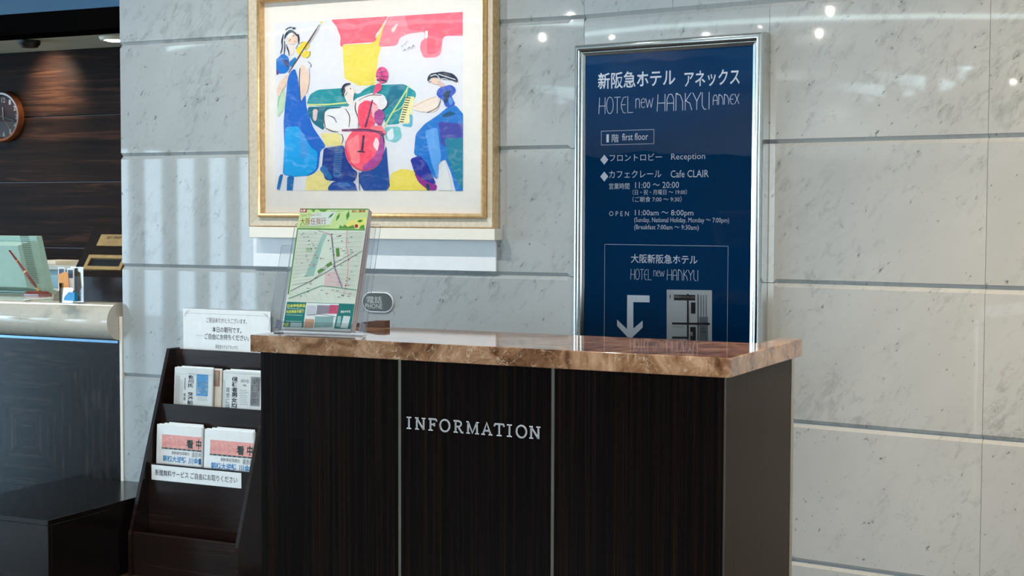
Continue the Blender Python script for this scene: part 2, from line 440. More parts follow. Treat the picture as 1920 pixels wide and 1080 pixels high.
for (a, b) in ROWS:
    if a >= 2.2:
        slab(WR, wr, 0, .381, a, b, True, b < 3.4); slab(WR, wr, .381, 1.17, a, b, True, b < 3.4); slab(WR, wr, 1.17, 1.98, a, b, True, b < 3.4); slab(WR, wr, 1.98, 3.6, a, b, True, b < 3.4)
    else:
        slab(WR, wr, 0, .77, a, b, False, b > 2.2)
        slab(WR, wr, .77, 1.549, a, b, a > 0, True, us=.808 if b < 2.2 else None)
        slab(WR, wr, 1.549, 2.4, a, b, a > 0, True); slab(WR, wr, 2.4, 3.6, a, b, a > 0, True)
# white corner trim where the counter meets the marble
single(WL, MB().box(-2.289, -2.2725, -.006, .03, 0, 1.075, white_paint, .002), 'trim_1', (-2.28, 0, 0), kind='structure')
# floor and ceilings
tf = MB().box(-16, 8, -11, 13, -.05, 0, floor_stone); single(RM, tf, 'floor', (0, 0, 0), kind='structure')
single(RM, MB().box(-13.3, 6.2, -10.2, 12.5, CEIL, CEIL+.1, ceil_paint), 'ceiling', (0, 0, CEIL), kind='structure')
VW, ZC = 2.5, 2.657
single(WL, MB().box(-9, -2.05, .26, VW+.1, ZC, ZC+.06, soffit_paint), 'ceiling', (-4, 1, ZC), kind='structure')
single(WL, MB().box(-9, UL-.004, .0, .16, 2.384, 2.482, dark_beam, .003), 'trim_2', (-4, 0, 2.4), kind='structure')
single(WL, MB().box(-9, UL-.004, .012, .2, 2.4825, CEIL, blue_paint), 'trim_3', (-4, .1, 2.5), kind='structure')
# wood-clad wall behind the reception, in wide horizontal boards
ww = single(WL, MB().box(-9, -2.05, VW+.03, VW+.15, 0, ZC, black), 'wall_left', (-4, VW+.03, 0), kind='structure')
zj = [WL.on_v(200, y, VW)[1] for y in (215, 341)]; dz = zj[0]-zj[1]
edges = [ZC] + [zj[0]-dz*k for k in range(0, 6) if zj[0]-dz*k > .1] + [0]
for a, b in zip(edges, edges[1:]):
    for ua, ub in ((-9, -6.6), (-6.6, -2.06)):
        MB().box(ua+.002, ub-.002, VW, VW+.028, b+.003, a-.003, wall_wood, .003).build('wood_panel', ww)
# side wall closing the reception, lobby walls out of frame
single(WL, MB().box(-2.12, -2.05, .22, VW+.1, 0, ZC, soffit_paint), 'wall_side', (-2.1, 1, 0), kind='structure')
wlf = MB().box(-13.2, -13.0, -10, -.6, 0, CEIL, dark_panel).box(-13.2, -13.0, -.6, 12.5, 2.36, CEIL, ceil_paint).box(-12.98, -12.9, -10, 12.5, 2.4, CEIL, ceil_paint)
single(RM, wlf, 'wall_far', (-13, 0, 0), kind='structure')
single(RM, MB().box(4.6, 4.8, -10, 4.5, 0, CEIL, ceil_paint), 'wall_east', (4.6, 0, 0), kind='structure')
single(RM, MB().box(-13, 4.8, -10.1, -10, 2.9, CEIL, ceil_paint).box(-13, -7, -10.1, -10, 0, 2.9, dark_panel).box(3, 4.8, -10.1, -10, 0, 2.9, dark_panel), 'wall_front', (0, -10, 0), kind='structure')
# glazing of the lobby: fins and panes
wn = Thing(RM, 'window_1', (-13.05, 4, 0), kind='structure')
fins = MB()
y = -.6
while y < 12: fins.box(-13.12, -12.98, y, y+.16, 0, 2.36, white_paint); y += .46
fins.build('window_frame', wn)
MB().box(-13.09, -13.07, -.6, 12, 0, 2.36, glass).build('pane', wn)
light('lobby_fill', 'AREA', (-10.0, -3.7, 3.44), 200, (.62, .86, 1.0), (-10.0, -3.7, 0), shape='RECTANGLE', size=2, size_y=2)  # added bluish fill, brightens the far lobby mirrored in the sign
# curved light cove and stepped rings in the lobby ceiling
cove = Thing(RM, 'cove_light', (-7.5, .6, CEIL), 'curved white light strip set in the lobby ceiling', 'light')
warm_strip = emit('strip_glow', (225, 250, 250), 5)
cx_, cy_, rr_ = -10.6, -3.4, 5.2
AR = dict(n=40, arc=1.75, close=False, start=-.05)
MB().lathe([(rr_, -.03), (rr_, -.075)], (cx_, cy_, CEIL), 'z', warm_strip, **AR).build('light_strip', cove)
MB().lathe([(rr_-.06, 0), (rr_-.06, -.1), (rr_-.002, -.1), (rr_-.002, 0)], (cx_, cy_, CEIL), 'z', ceil_paint, **AR).build('rim', cove, smooth=True)
for k, r_ in enumerate((1.5, 2.0, 2.5, 3.0, 3.5)):
    m = MB(); m.lathe([(r_, 0), (r_, -.45+.08*k), (r_+.12, -.45+.08*k), (r_+.12, 0)], (-11.2, -2.4, CEIL), 'z', ceil_paint, n=32, arc=2.6, close=False, start=-1.3)
    single(RM, m, 'ceiling_ring', (-11.2, -2.4, CEIL), ('innermost', 'second', 'middle', 'fourth', 'outermost')[k]+' stepped white ring of the lobby ceiling', 'ceiling ring', 'stepped rings of the lobby ceiling')
lamp_glow = emit('lamp_glow', (255, 250, 240), 130)
LP = [(-8.94, -1.43), (-7.65, -.89), (-8.18, -1.73), (-8.71, 1.02), (-9.23, .43), (-8.38, .06), (-7.25, .1), (-6.2, 0.), (-12.5, -4.88), (-11.1, -6.6)]
for x, y in LP:
    t = Thing(RM, 'downlight', (x, y, CEIL), 'round downlight with a bulb in the lobby ceiling', 'light', 'downlights of the lobby ceiling')
    MB().lathe([(.06, 0), (.06, -.012), (.09, -.012), (.1, 0)], (x, y, CEIL), 'z', white_paint, 20).build('trim_ring', t, smooth=True)
    MB().lathe([(0, -.07)]+[(.024*math.sin(a_), -.046-.024*math.cos(a_)) for a_ in (.4, .8, 1.2, 1.57, 1.95, 2.4)]+[(.02, 0)], (x, y, CEIL), 'z', lamp_glow, 16).build('lamp', t, smooth=True)
    light('lobby_lamp', 'SPOT', (x, y, CEIL-.09), 28, COOL, (x, y, 0), spot_size=2.4, spot_blend=.7, shadow_soft_size=.03)
light('desk_fill', 'SPOT', (.2, 3.3, CEIL-.03), 22, COOL, (-.2, 3.9, 1.2), spot_size=1.1, spot_blend=.7, shadow_soft_size=.04)  # added spot without a fixture, lightens the desk top
light('right_wall_fill', 'SPOT', WR.w(2.3, -2.0, CEIL-.02), 170, (1.0, .66, .36), WR.w(1.55, 0, .3), spot_size=.62, spot_blend=1., shadow_soft_size=.06)  # added amber spot without a fixture, warms the lower right marble
# wall-washing lamps in front of the marble
for k, (u, e, c_) in enumerate(((-2.6, 60, COOL), (-1.3, 115, NEUT), (0.1, 60, COOL), (1.5, 110, AMBER), (2.6, 200, AMBER))):
    P = WL.w(u, -1.9, CEIL-.02) if u < 0 else WR.w(u, -1.9, CEIL-.02)
    T_ = WL.w(u+.1, 0, 1.2) if u < 0 else WR.w(u+.1, 0, 1.2 if u < 1 else .45)
    light('wall_washer_lamp', 'SPOT', P, e, c_, T_, spot_size=1.5, spot_blend=.8, shadow_soft_size=.03)
    t = Thing(RM, 'downlight', (P[0], P[1], CEIL), 'round recessed wall washer in the ceiling before the marble', 'light', 'wall washers before the marble')
    MB().lathe([(.05, 0), (.05, -.012), (.08, -.012), (.09, 0)], (P[0], P[1], CEIL), 'z', white_paint, 20).build('trim_ring', t, smooth=True)

# ================================================================== RECEPTION
CT = 1.138; RR = .0855
ct_ = Thing(WL, 'reception_counter', (-2.9, .3, 0), 'long white marble reception counter with rounded nosing and dark front', 'counter')
prof = [(.84, CT), (.0, CT)] + [(-RR*math.sin(a), CT-RR+RR*math.cos(a)) for a in [PI*i/16 for i in range(1, 17)]] + [(.84, CT-2*RR)]
MB().prism(prof, 'u', -8, -2.291, marble_warm).build('marble_top', ct_, smooth=True, auto=50)
MB().box(-8, -2.291, -.012, .02, .952, .966, plain('blue_steel', (96, 120, 140), .3, 1., .05), .001).build('metal_strip', ct_)
pcu, pcz = WL.on_v(49, 811, .0)
mitre = mk_mitre(pcu+2.9, pcz)
for k in range(5):
    ua = pcu - .43 - .86*k
    MB().box(ua+.001, -2.291 if k == 0 else ua+.859, .0, .025, .1, .951, mitre, .001).build('veneer_panel', ct_)
MB().box(-8, -2.291, .03, .3, 0, .1, black).build('toe_kick', ct_)
MB().box(-8, -2.291, .026, .8, .1, .966, bench_wood).build('counter_body', ct_)

# key drop box
kb = Thing(WL, 'key_drop_box', (-2.5, .2, CT), 'dark wooden key drop box with brass slot at the counter end', 'box')
kv = .045; ku = WL.on_v(134, 560, kv)[0]; kz = WL.on_v(134, 518, kv)[1]
bv, bz = WL.on_u(181, 419, ku)
K_R = UL-.002
m = MB().prism([(kv, CT), (kv, kz), (bv, bz), (bv+.02, bz), (bv+.02, CT)], 'u', ku, K_R, box_wood); m.build('case', kb)
n_ = Vector((0, -(bz-kz), (bv-kv))).normalized()
def kmap(off):
    def mp(x, y):   # pixel on the sloping face
        r = ray(x, y); o = np.array(WL.w(0, kv, kz)); nn = np.cross(WL.u, WL.v*(bv-kv)+np.array([0, 0, bz-kz])); nn /= np.linalg.norm(nn)
        t = ((o-EY)@nn)/(r@nn); p = WL.loc(EY+t*r); return (p[0], p[1]+n_.y*off, p[2]+n_.z*off)
    return mp
uvec = (1, 0, 0); L_ = math.hypot(bz-kz, bv-kv); svec = ((bv-kv)/L_, (bz-kz)/L_)
def kpt(a, s_, off): return (ku+a, kv+svec[0]*s_+n_.y*off, kz+svec[1]*s_+n_.z*off)
def slopebox(mb, a0, a1, s0, s1, o0, o1, mat):
    vs = [kpt(a, s_, o) for o in (o0, o1) for (a, s_) in ((a0, s0), (a1, s0), (a1, s1), (a0, s1))]
    mb.add(vs, [(0, 1, 2, 3), (4, 5, 6, 7), (0, 1, 5, 4), (1, 2, 6, 5), (2, 3, 7, 6), (3, 0, 4, 7)], mat)
def kinv(x, y):
    p = kmap(0)(x, y); return p[0]-ku, math.hypot(p[1]-kv, p[2]-kz)
a0, s0 = kinv(156, 506); a1, s1 = kinv(163, 479); aw = kinv(228, 506)[0]
m = MB(); w_ = .018
slopebox(m, a0, aw, s0, s0+w_, 0, .008, brass); slopebox(m, a0, aw, s1-w_, s1, 0, .008, brass)
slopebox(m, a0, a0+w_, s0+w_, s1-w_, 0, .008, brass); slopebox(m, aw-w_, aw, s0+w_, s1-w_, 0, .008, brass)
sf = m.build('slot_frame', kb)
m = MB(); slopebox(m, a0+w_, aw-w_, s0+w_, s1-w_, 0, .001, black); m.build('slot', kb, parent=sf)
p0, q0 = kinv(181, 461); q1 = kinv(187, 440)[1]
m = MB(); slopebox(m, p0, p0+.165, q0, q1, 0, .003, brass)
mp = lambda a, b: kpt(a, b, .0036)
m.text('KEY DROP', p0+.045, q0+(q1-q0)*.6, p0+.13, q0+(q1-q0)*.85, mp, ink((60, 40, 30)), .02)
for f_ in (.42, .28, .16): m.rect(p0+.05, q0+(q1-q0)*f_, p0+.125, q0+(q1-q0)*(f_+.03), mp, ink((130, 95, 70)))
m.build('brass_plate', kb)

# terminal, seen from behind
tm = Thing(WL, 'computer_monitor', (-3.0, .4, CT), 'pale green desktop monitor seen from its back on the counter', 'monitor')
V_M = .42
mu, mz = WL.on_v(92, 551, V_M); _v, tz = WL.on_u(68, 444, mu); lean = (_v-V_M)/(tz-mz)
def mon(u, d, z): return (u, V_M+lean*(z-mz)+d, z)     # d: depth behind the rear face
def monbox(mb, U0, U1, Z0, Z1, U0b, U1b, Z0b, Z1b, d0, d1, mat):
    vs = [mon(U0, d0, Z0), mon(U1, d0, Z0), mon(U1, d0, Z1), mon(U0, d0, Z1), mon(U0b, d1, Z0b), mon(U1b, d1, Z0b), mon(U1b, d1, Z1b), mon(U0b, d1, Z1b)]
    mb.add(vs, [(0, 1, 2, 3), (4, 5, 6, 7), (0, 1, 5, 4), (1, 2, 6, 5), (2, 3, 7, 6), (3, 0, 4, 7)], mat)
mz0 = CT+.004
MW = .44; ML = mu-MW
m = MB(); monbox(m, ML, mu, mz0+.0, tz, ML-.004, mu+.004, mz0, tz+.004, 0, .035, pale_green)
m.build('bezel', tm)
m = MB(); monbox(m, ML+.06, mu-.065, mz0+.03, tz-.045, ML+.02, mu-.02, mz0+.005, tz-.02, -.075, 0, pale_green); hs = m.build('housing', tm)
m = MB()
for k in range(26):
    zz = mz0+.05+k*.0095
    vs = []
    for f0 in (.25, .75):
        for dzv in (0, .004):
            vs.append(mon(mu-.065+.045*f0+.0012, -.075+.075*f0-.0012, zz+dzv))
    m.add(vs, [(0, 2, 3, 1)], pale_green_d)
m.build('vent', tm, parent=hs)
MB().box(ML+.1, mu-.1, V_M-.02, V_M+.16, CT+.0005, CT+.012, pale_green, .003).build('stand', tm)

# pen on its stand
pb = Thing(WL, 'pen_stand', (-2.8, .1, CT), 'red brown pen stand with brass socket on the counter', 'pen stand')
pu, pv = WL.on_z(54, 556, CT)
hexp = lambda r, sx=1.5: [(pu+sx*r*math.cos(PI/3*k), pv+.06+r*.8*math.sin(PI/3*k)) for k in range(6)]
red_wood = mk_wood('red_wood', (92, 36, 26), (128, 54, 40), (150, 72, 52), 'x', 40, .2, .6)
b0, b1 = hexp(.062), hexp(.046)
m = MB(); vs = [(x, y, CT) for x, y in b0]+[(x, y, CT+.012) for x, y in b0]+[(x, y, CT+.024) for x, y in b1]
m.add(vs, [list(range(6))[::-1]]+[(i, (i+1) % 6, 6+(i+1) % 6, 6+i) for i in range(6)]+[(6+i, 6+(i+1) % 6, 12+(i+1) % 6, 12+i) for i in range(6)]+[[12+i for i in range(6)]], red_wood)
m.build('base', pb)
s0_ = Vector((pu+.012, pv+.06, CT+.024))
tu, tz_ = WL.on_v(17, 469, pv+.05); tip = Vector((tu, pv+.05, tz_)); d_ = tip-s0_
MB().tube([s0_+d_*t for t in (0, .04, .08)], [.007, .009, .006], brass).build('socket', pb, smooth=True)
pen = Thing(WL, 'pen', tuple(s0_), 'dark red pen with brass bands standing slanted in its stand', 'pen')
MB().tube([s0_+d_*t for t in (.08, .3, .5, .55, .98, 1.)], [.005, .0085, .009, .008, .0065, .003], red_wood, 12).build('barrel', pen, smooth=True)
MB().tube([s0_+d_*t for t in (.45, .475)], .0098, brass, 12).build('band', pen, smooth=True)
MB().tube([s0_+d_*t for t in (.72, .735)], .0085, brass, 12).build('band', pen, smooth=True)

# loose sheet by the pen stand
pa, pb_ = WL.on_z(35, 563, CT), WL.on_z(105, 559, CT)
m = MB().box(pa[0], pb_[0], pa[1]+.03, pa[1]+.2, CT, CT+.003, paper)
single(WL, m, 'paper_sheet', (pa[0], pa[1], CT), 'white sheet of paper lying on counter beside the pen stand', 'paper')
# acrylic holder with cards and leaflets
hu, hv = WL.on_z(105.5, 568, CT); hv += .02; hu1 = WL.on_z(133, 568, CT)[0]; hz = WL.on_v(110, 500, hv+.05)[1]
hd = Thing(WL, 'card_holder', (hu, hv, CT), 'clear acrylic card holder between monitor and key box', 'holder')
MB().box(hu, hu1+.02, hv, hv+.003, CT, CT+.07, acrylic).build('front_wall', hd)
MB().box(hu, hu1+.02, hv+.07, hv+.073, CT, hz, acrylic).build('back_wall', hd)
MB().box(hu, hu+.003, hv, hv+.073, CT, CT+.09, acrylic).build('side_wall', hd)
ou0, oz0 = WL.on_v(109, 557, hv+.03); ou1, oz1 = WL.on_v(131, 511, hv+.03)
m = MB().prism([(ou0+.012, oz0), (ou0, oz1-.012), (ou0+.04, oz1+.004), (ou1-.012, oz1-.004), (ou1-.006, oz1-.07), (ou1-.03, oz0+.0)], 'v', hv+.03, hv+.033, plain('orange_paper', (240, 160, 84), .6))
single(WL, m, 'orange_leaflet', (ou0, hv+.03, CT), 'orange leaflet standing in the clear card holder', 'leaflet')
for k, (xa, xb, ya, yb) in enumerate(((110, 122, 501, 545), (127, 139, 503, 545))):
    c0, c1 = WL.on_v(xa, yb, hv+.06), WL.on_v(xb, ya, hv+.06)
    m = MB().box(c0[0], c1[0], hv+.058, hv+.061, c0[1], c1[1], paper).box(c0[0]+.006, c1[0]-.006, hv+.0565, hv+.058, c1[1]-.045, c1[1]-.008, plain('navy_card', (60, 74, 100), .5))
    single(WL, m, 'card', (c0[0], hv+.06, c0[1]), ('white card with navy panel at the left in the clear holder', 'white card with navy panel beside the wooden key box')[k], 'card')
c0, c1 = WL.on_v(122, 563, hv-.02), WL.on_v(136, 548, hv-.02)
m = MB().prism([(c0[0], c0[1]), (c0[0]+.008, c0[1]+.02), (c0[0]+.03, c1[1]), (c1[0]+.02, c1[1]), (c1[0]+.02, c0[1])], 'v', hv-.03, hv-.01, plain('blue_plastic', (20, 140, 200), .3))
single(WL, m, 'tape_dispenser', (c0[0], hv-.02, CT), 'small bright blue plastic item before the key box', 'stationery')
# low cabinet behind the counter with papers on it
v_c = 1.7; cz = WL.on_v(90, 497, v_c)[1]; cu0 = -6.0; cu1 = WL.on_v(240, 500, v_c)[0]+.5
cb = Thing(WL, 'back_cabinet', (cu0, v_c, 0), 'low pale cabinet against the wood wall behind the counter', 'cabinet')
MB().box(cu0, cu1, v_c+.012, VW-.02, 0, cz-.03, plain('pale_cabinet', (150, 176, 184), .5)).build('body', cb)
MB().box(cu0-.01, cu1, v_c-.01, VW-.01, cz-.03, cz, plain('cabinet_top', (196, 190, 176), .4), .004).build('top', cb)
for k in range(5):
    dr = MB().box(cu0+.02+k*.68, cu0+.68+k*.68, v_c, v_c+.012, .1, cz-.06, plain('cabinet_door', (156, 186, 196), .45), .003).build('door', cb)
    MB().box(cu0+.3+k*.68, cu0+.42+k*.68, v_c-.016, v_c, cz-.18, cz-.165, plain('dark_handle', (50, 60, 62), .4), .003).build('handle', cb, parent=dr)
g0 = WL.on_v(80, 497, v_c+.2)[0]
single(WL, MB().box(g0, g0+.2, v_c+.1, v_c+.34, cz, cz+.022, cream_paper, .002), 'paper_stack', (g0, v_c+.2, cz), 'stack of cream papers on the low pale cabinet', 'paper')

# wall clock
ccu, ccz = WL.on_v(5.5, 219.5, VW-.02); CR = .176
ck = Thing(WL, 'wall_clock', (ccu, VW, ccz), 'round wooden wall clock with dark brown face on the wood wall', 'clock')
rimw = mk_wood('clock_rim', (66, 34, 18), (98, 54, 30), (130, 76, 44), 'x', 30, .3, .5)
MB().lathe([(CR-.03, 0), (CR, 0), (CR, -.035), (CR-.008, -.048), (CR-.022, -.046), (CR-.03, -.03), (CR-.03, 0)], (ccu, VW, ccz), 'v', rimw, 48).build('rim', ck, smooth=True)
MB().lathe([(0, -.012), (CR-.03, -.012)], (ccu, VW, ccz), 'v', plain('clock_face', (70, 38, 32), .4), 40).build('face', ck)
pw = ink((226, 222, 214)); mp = vmap(VW-.014)
for h in range(1, 13):
    a = PI/2-h*PI/6; x, z = ccu+.118*math.cos(a), ccz+.118*math.sin(a); w_ = .010 if h < 10 else .017
    MB().text(str(h), x-w_, z-.017, x+w_, z+.017, mp, pw, .02).build('numeral', ck)
for (h, ln, wd, col, nm) in ((17, .105, .003, (214, 120, 60), 'second_hand'), (18.4, .1, .005, (150, 150, 150), 'minute_hand'), (22., .07, .007, (210, 214, 214), 'hour_hand')):
    ang = {'second_hand': -PI*.30, 'minute_hand': -PI*.08, 'hour_hand': PI*.52}[nm]
    d = np.array([math.cos(ang), math.sin(ang)])
    MB().stroke([(ccu-d[0]*.02, ccz-d[1]*.02), (ccu+d[0]*ln, ccz+d[1]*ln)], wd, vmap({'second_hand': VW-.024, 'minute_hand': VW-.021, 'hour_hand': VW-.018}[nm]), ink(col)).build(nm, ck)
MB().lathe([(0, -.034), (CR-.031, -.034)], (ccu, VW, ccz), 'v', glass, 40).build('cover_glass', ck)
# reception ceiling lamp and detector
lu, lv = WL.on_z(214, 70, ZC)
t = Thing(WL, 'downlight', (lu, lv, ZC), 'bright recessed downlight over the reception desk', 'light')
MB().lathe([(.065, 0), (.065, -.02), (.085, -.02), (.095, 0)], (lu, lv, ZC), 'z', white_paint, 24).build('trim_ring', t, smooth=True)
MB().lathe([(0, -.03), (.04, -.026), (.064, -.012)], (lu, lv, ZC), 'z', emit('reception_glow', (255, 240, 214), 12), 24).build('lamp', t)
light('reception_lamp', 'SPOT', WL.w(lu, lv, ZC-.05), 25, WARM, WL.w(lu, lv, 0), spot_size=2.2, spot_blend=.6, shadow_soft_size=.05)
du, dv = WL.on_v(100, 110, VW)
light('reception_wall_lamp', 'SPOT', WL.w(du, VW-.3, ZC-.02), 60, WARM, WL.w(du, VW, 2.42), spot_size=1.5, spot_blend=1., shadow_soft_size=.04)
light('clock_lamp', 'SPOT', WL.w(ccu+.1, VW-.45, ZC-.03), 26, WARM, WL.w(ccu+.1, VW-.1, 1.2), spot_size=1.6, spot_blend=.8, shadow_soft_size=.03)
light('counter_lamp', 'AREA', WL.w(-3.6, .9, ZC-.04), 22, (.92, 1., .94), WL.w(-3.6, .9, 0), shape='RECTANGLE', size=2.4, size_y=.5)
su, sv = WL.on_z(55, 76, ZC)
m = MB(); m.lathe([(.07, 0), (.07, -.02), (.05, -.045), (0, -.05)], (su, sv, ZC), 'z', black, 20)
single(WL, m, 'smoke_detector', (su, sv, ZC), 'small dark ceiling dome above the reception', 'detector', smooth=True)

# ================================================================== BENCH
bn = Thing(WL, 'wooden_bench', (-2.27, -.4, 0), 'dark veneered low box bench before the reception counter', 'bench')
BU0, BU1, BV0, BV1, BZ = -2.56, -1.968, -.82, -.004, .3195
MB().box(BU0, BU1, BV0, BV1, BZ-.022, BZ, bench_wood, .0015).build('top_panel', bn)
MB().box(BU0, BU1, BV0, BV0+.02, 0, BZ-.0225, bench_wood, .001).build('front_panel', bn)
MB().box(BU1-.02, BU1, BV0+.0205, BV1, 0, BZ-.0225, bench_wood, .001).build('side_panel', bn)
MB().box(BU0, BU0+.02, BV0+.0205, BV1, 0, BZ-.0225, bench_wood, .001).build('side_panel', bn)

# ================================================================== NEWSPAPER RACK
RU0, RU1, TH = -1.943, -1.372, .017
RT, RVT, RVF, RZF = .952, -.10, -.370, .174       # top height, v at the top front, v at the foot, height of the bend
def slant(z): return RVT + (RT-z)/(RT-RZF)*(RVF-RVT)
rk = Thing(WL, 'newspaper_rack', (-1.66, -.2, 0), 'dark wooden stepped newspaper rack beside the information desk', 'rack')
side = [(-.03, 0), (-.03, RT), (RVT, RT), (RVF, RZF), (RVF, 0)]
MB().prism(side, 'u', RU0, RU0+TH, rack_wood).build('side_panel', rk)
MB().prism(side, 'u', RU1-TH, RU1, rack_wood).build('side_panel', rk)
MB().box(RU0+TH, RU1-TH, -.06, -.045, .02, RT-.004, rack_wood, .001).build('back_panel', rk)
z_l1 = WL.on_v(299.5, 757, slant(.71))[1]; z_l2 = WL.on_v(274, 869, slant(.46))[1]; z_l3 = WL.on_v(242, 995, RVF+.02)[1]
V1, V2, V3 = slant(z_l1)+.014, slant(z_l2)+.014, RVF+.012
MB().box(RU0+TH, RU1-TH, V1, V1+.012, z_l2-.12, z_l1, rack_wood, .001).build('shelf_front', rk)
l2 = MB().box(RU0+TH, RU1-TH, V2, V2+.012, z_l3-.12, z_l2, rack_wood, .001).build('shelf_front', rk)
MB().box(RU0+TH, RU1-TH, V3, V3+.014, 0, z_l3, rack_wood, .001).build('shelf_front', rk)
for (va, vb, z) in ((V1+.012, -.06, z_l1-.2), (V2+.012, V1, z_l2-.2), (V3+.014, V2, z_l3-.12)):
    MB().box(RU0+TH, RU1-TH, va, vb, z-.012, z, rack_wood).build('shelf', rk)
# printed strip on the second front
a = WL.on_v(284, 871, V2-.001); b = WL.on_v(452.5, 915, V2-.001); c = WL.on_v(284, 899, V2-.001)
m = MB().box(a[0], b[0], V2-.0012, V2-.0002, c[1], a[1], paper)
mp = vmap(V2-.0016); hh = a[1]-c[1]
m.text('新聞無料サービス ご自由にお取りください', a[0]+.02, c[1]+hh*.3, b[0]-.02, c[1]+hh*.72, mp, ink((50, 48, 50)), .01)
m.build('notice_strip', rk, label='white paper strip with printed line')

# newspapers: a folded bundle with pages
def newspaper(px, v, thick, lean, label, front, zb, fold='round', pages=3, mat=newsprint, w=None):
    """px: (left, right, top) pixel positions of the front face; zb: where it stands"""
    xl, xr, yt = px
    u0, z1 = WL.on_v(xl, yt, v); u1 = WL.on_v(xr, yt+3, v)[0]
    t = Thing(WL, 'newspaper', ((u0+u1)/2, v, zb), label, 'newspaper', 'newspapers in the wooden rack')
    r = thick/2
    def loop(k, n=8):   # outline in (u,v): front sheet, rounded fold on the right, back sheet
        arc = [(u1-r+r*math.cos(a_), v+r+r*math.sin(a_)) for a_ in [-PI/2+PI*i/n for i in range(n+1)]]
        return arc
    m = MB(); arc = loop(0); out = [(u0, v)] + arc + [(u0, v+thick)]
    vs = [(x, y+lean*(z-zb), z) for z in (zb, z1) for x, y in out]; n = len(out)
    m.add(vs, [(i, (i+1) % n, n+(i+1) % n, n+i) for i in range(n-1)] + [list(range(n, 2*n))], mat)
    m.build('front_page', t, smooth=True, auto=60)
    for k in range(pages):      # inner pages standing a little proud
        e = .003+.0035*k; s_ = .01+.022*k; q = (k+1)/(pages+1)
        MB().add([(u0+s_, v+thick*q+lean*(z1+e-zb)+dd, z) for z in (zb, z1+e) for dd in (0, .0012)] + [(u1-r*.7, v+thick*q+lean*(z1+e-zb)+dd, z) for z in (zb, z1+e) for dd in (0, .0012)],
                 [(0, 2, 6, 4), (1, 3, 7, 5), (2, 3, 7, 6), (0, 1, 3, 2), (4, 5, 7, 6)], paper).build('page', t)
    pr = MB(); W_, H_ = u1-u0, z1-zb
    mp = lambda a, b, o=.0009: (u0+a*W_, v+lean*(z1+b*.86*W_-zb)-o, z1+b*.86*W_)   # a: 0..1 across; b: down in units of width (negative)
    front(pr, mp); pr.build('print', t)
    return t
BK, GR, BL = ink((34, 34, 38)), ink((150, 152, 152)), ink((70, 140, 190))
def lines(pr, mp, x0, x1, y0, y1, n, w=.006, mat=None, vert=True):
    for i in range(n):
        if vert:
            x = x0+(x1-x0)*i/max(1, n-1); yy = y0+(y1-y0)*random.uniform(0, .15); pr.rect(x-w/2, yy, x+w/2, y1, mp, mat or GR)
        else:
            y = y0+(y1-y0)*i/max(1, n-1); pr.rect(x0, y-w/2, x1-(x1-x0)*random.uniform(0, .2), y+w/2, mp, mat or GR)
def fr_mainichi(pr, mp):
    pr.rect(.58, -.67, .88, -.14, mp, BL)
    pr.vtext('毎日', .74, .86, -.64, -.28, mp, ink((226, 234, 240)), .03); pr.vtext('新聞', .60, .72, -.64, -.28, mp, ink((226, 234, 240)), .03)
    pr.text('第', .60, -.22, .65, -.17, mp, paper); pr.text('号', .80, -.22, .85, -.17, mp, paper)
    pr.vtext('佐川氏 交渉記録', .36, .50, -1.0, -.17, mp, BK, .03, .08)
    pr.vtext('理財局職員関与', .26, .30, -.55, -.25, mp, BK); pr.vtext('廃棄 本', .25, .31, -1., -.62, mp, BK)
    lines(pr, mp, .03, .14, -.95, -.2, 7); lines(pr, mp, .16, .22, -.95, -.3, 3); lines(pr, mp, .62, .88, -.78, -.7, 4, vert=False)
    pr.rect(.36, -.135, .56, -.125, mp, GR); pr.rect(.03, -.16, .97, -.155, mp, GR)
def fr_asahi(pr, mp):
    pr.rect(.62, -.72, .83, -.1, mp, GR); pr.rect(.628, -.712, .822, -.108, mp, ink((214, 216, 214)))
    pr.vtext('朝日新聞', .645, .805, -.69, -.13, mp, ink((60, 60, 64)), .015)
    pr.text('5月17日', .40, -.24, .57, -.17, mp, BK); pr.text('木曜', .45, -.32, .52, -.27, mp, BK)
    pr.vtext('候補者男女均等', .20, .33, -.9, -.12, mp, BK, .03, .06); pr.vtext('政党に目標', .08, .16, -.95, -.35, mp, BK, .0)
    lines(pr, mp, .38, .58, -.7, -.4, 9, .008, vert=False); lines(pr, mp, .01, .05, -.9, -.2, 3)
    pr.rect(.38, -.9, .48, -.8, mp, ink((30, 110, 130))); pr.rect(.48, -.9, .80, -.8, mp, ink((40, 46, 54))); pr.rect(.03, -.05, .95, -.045, mp, GR)
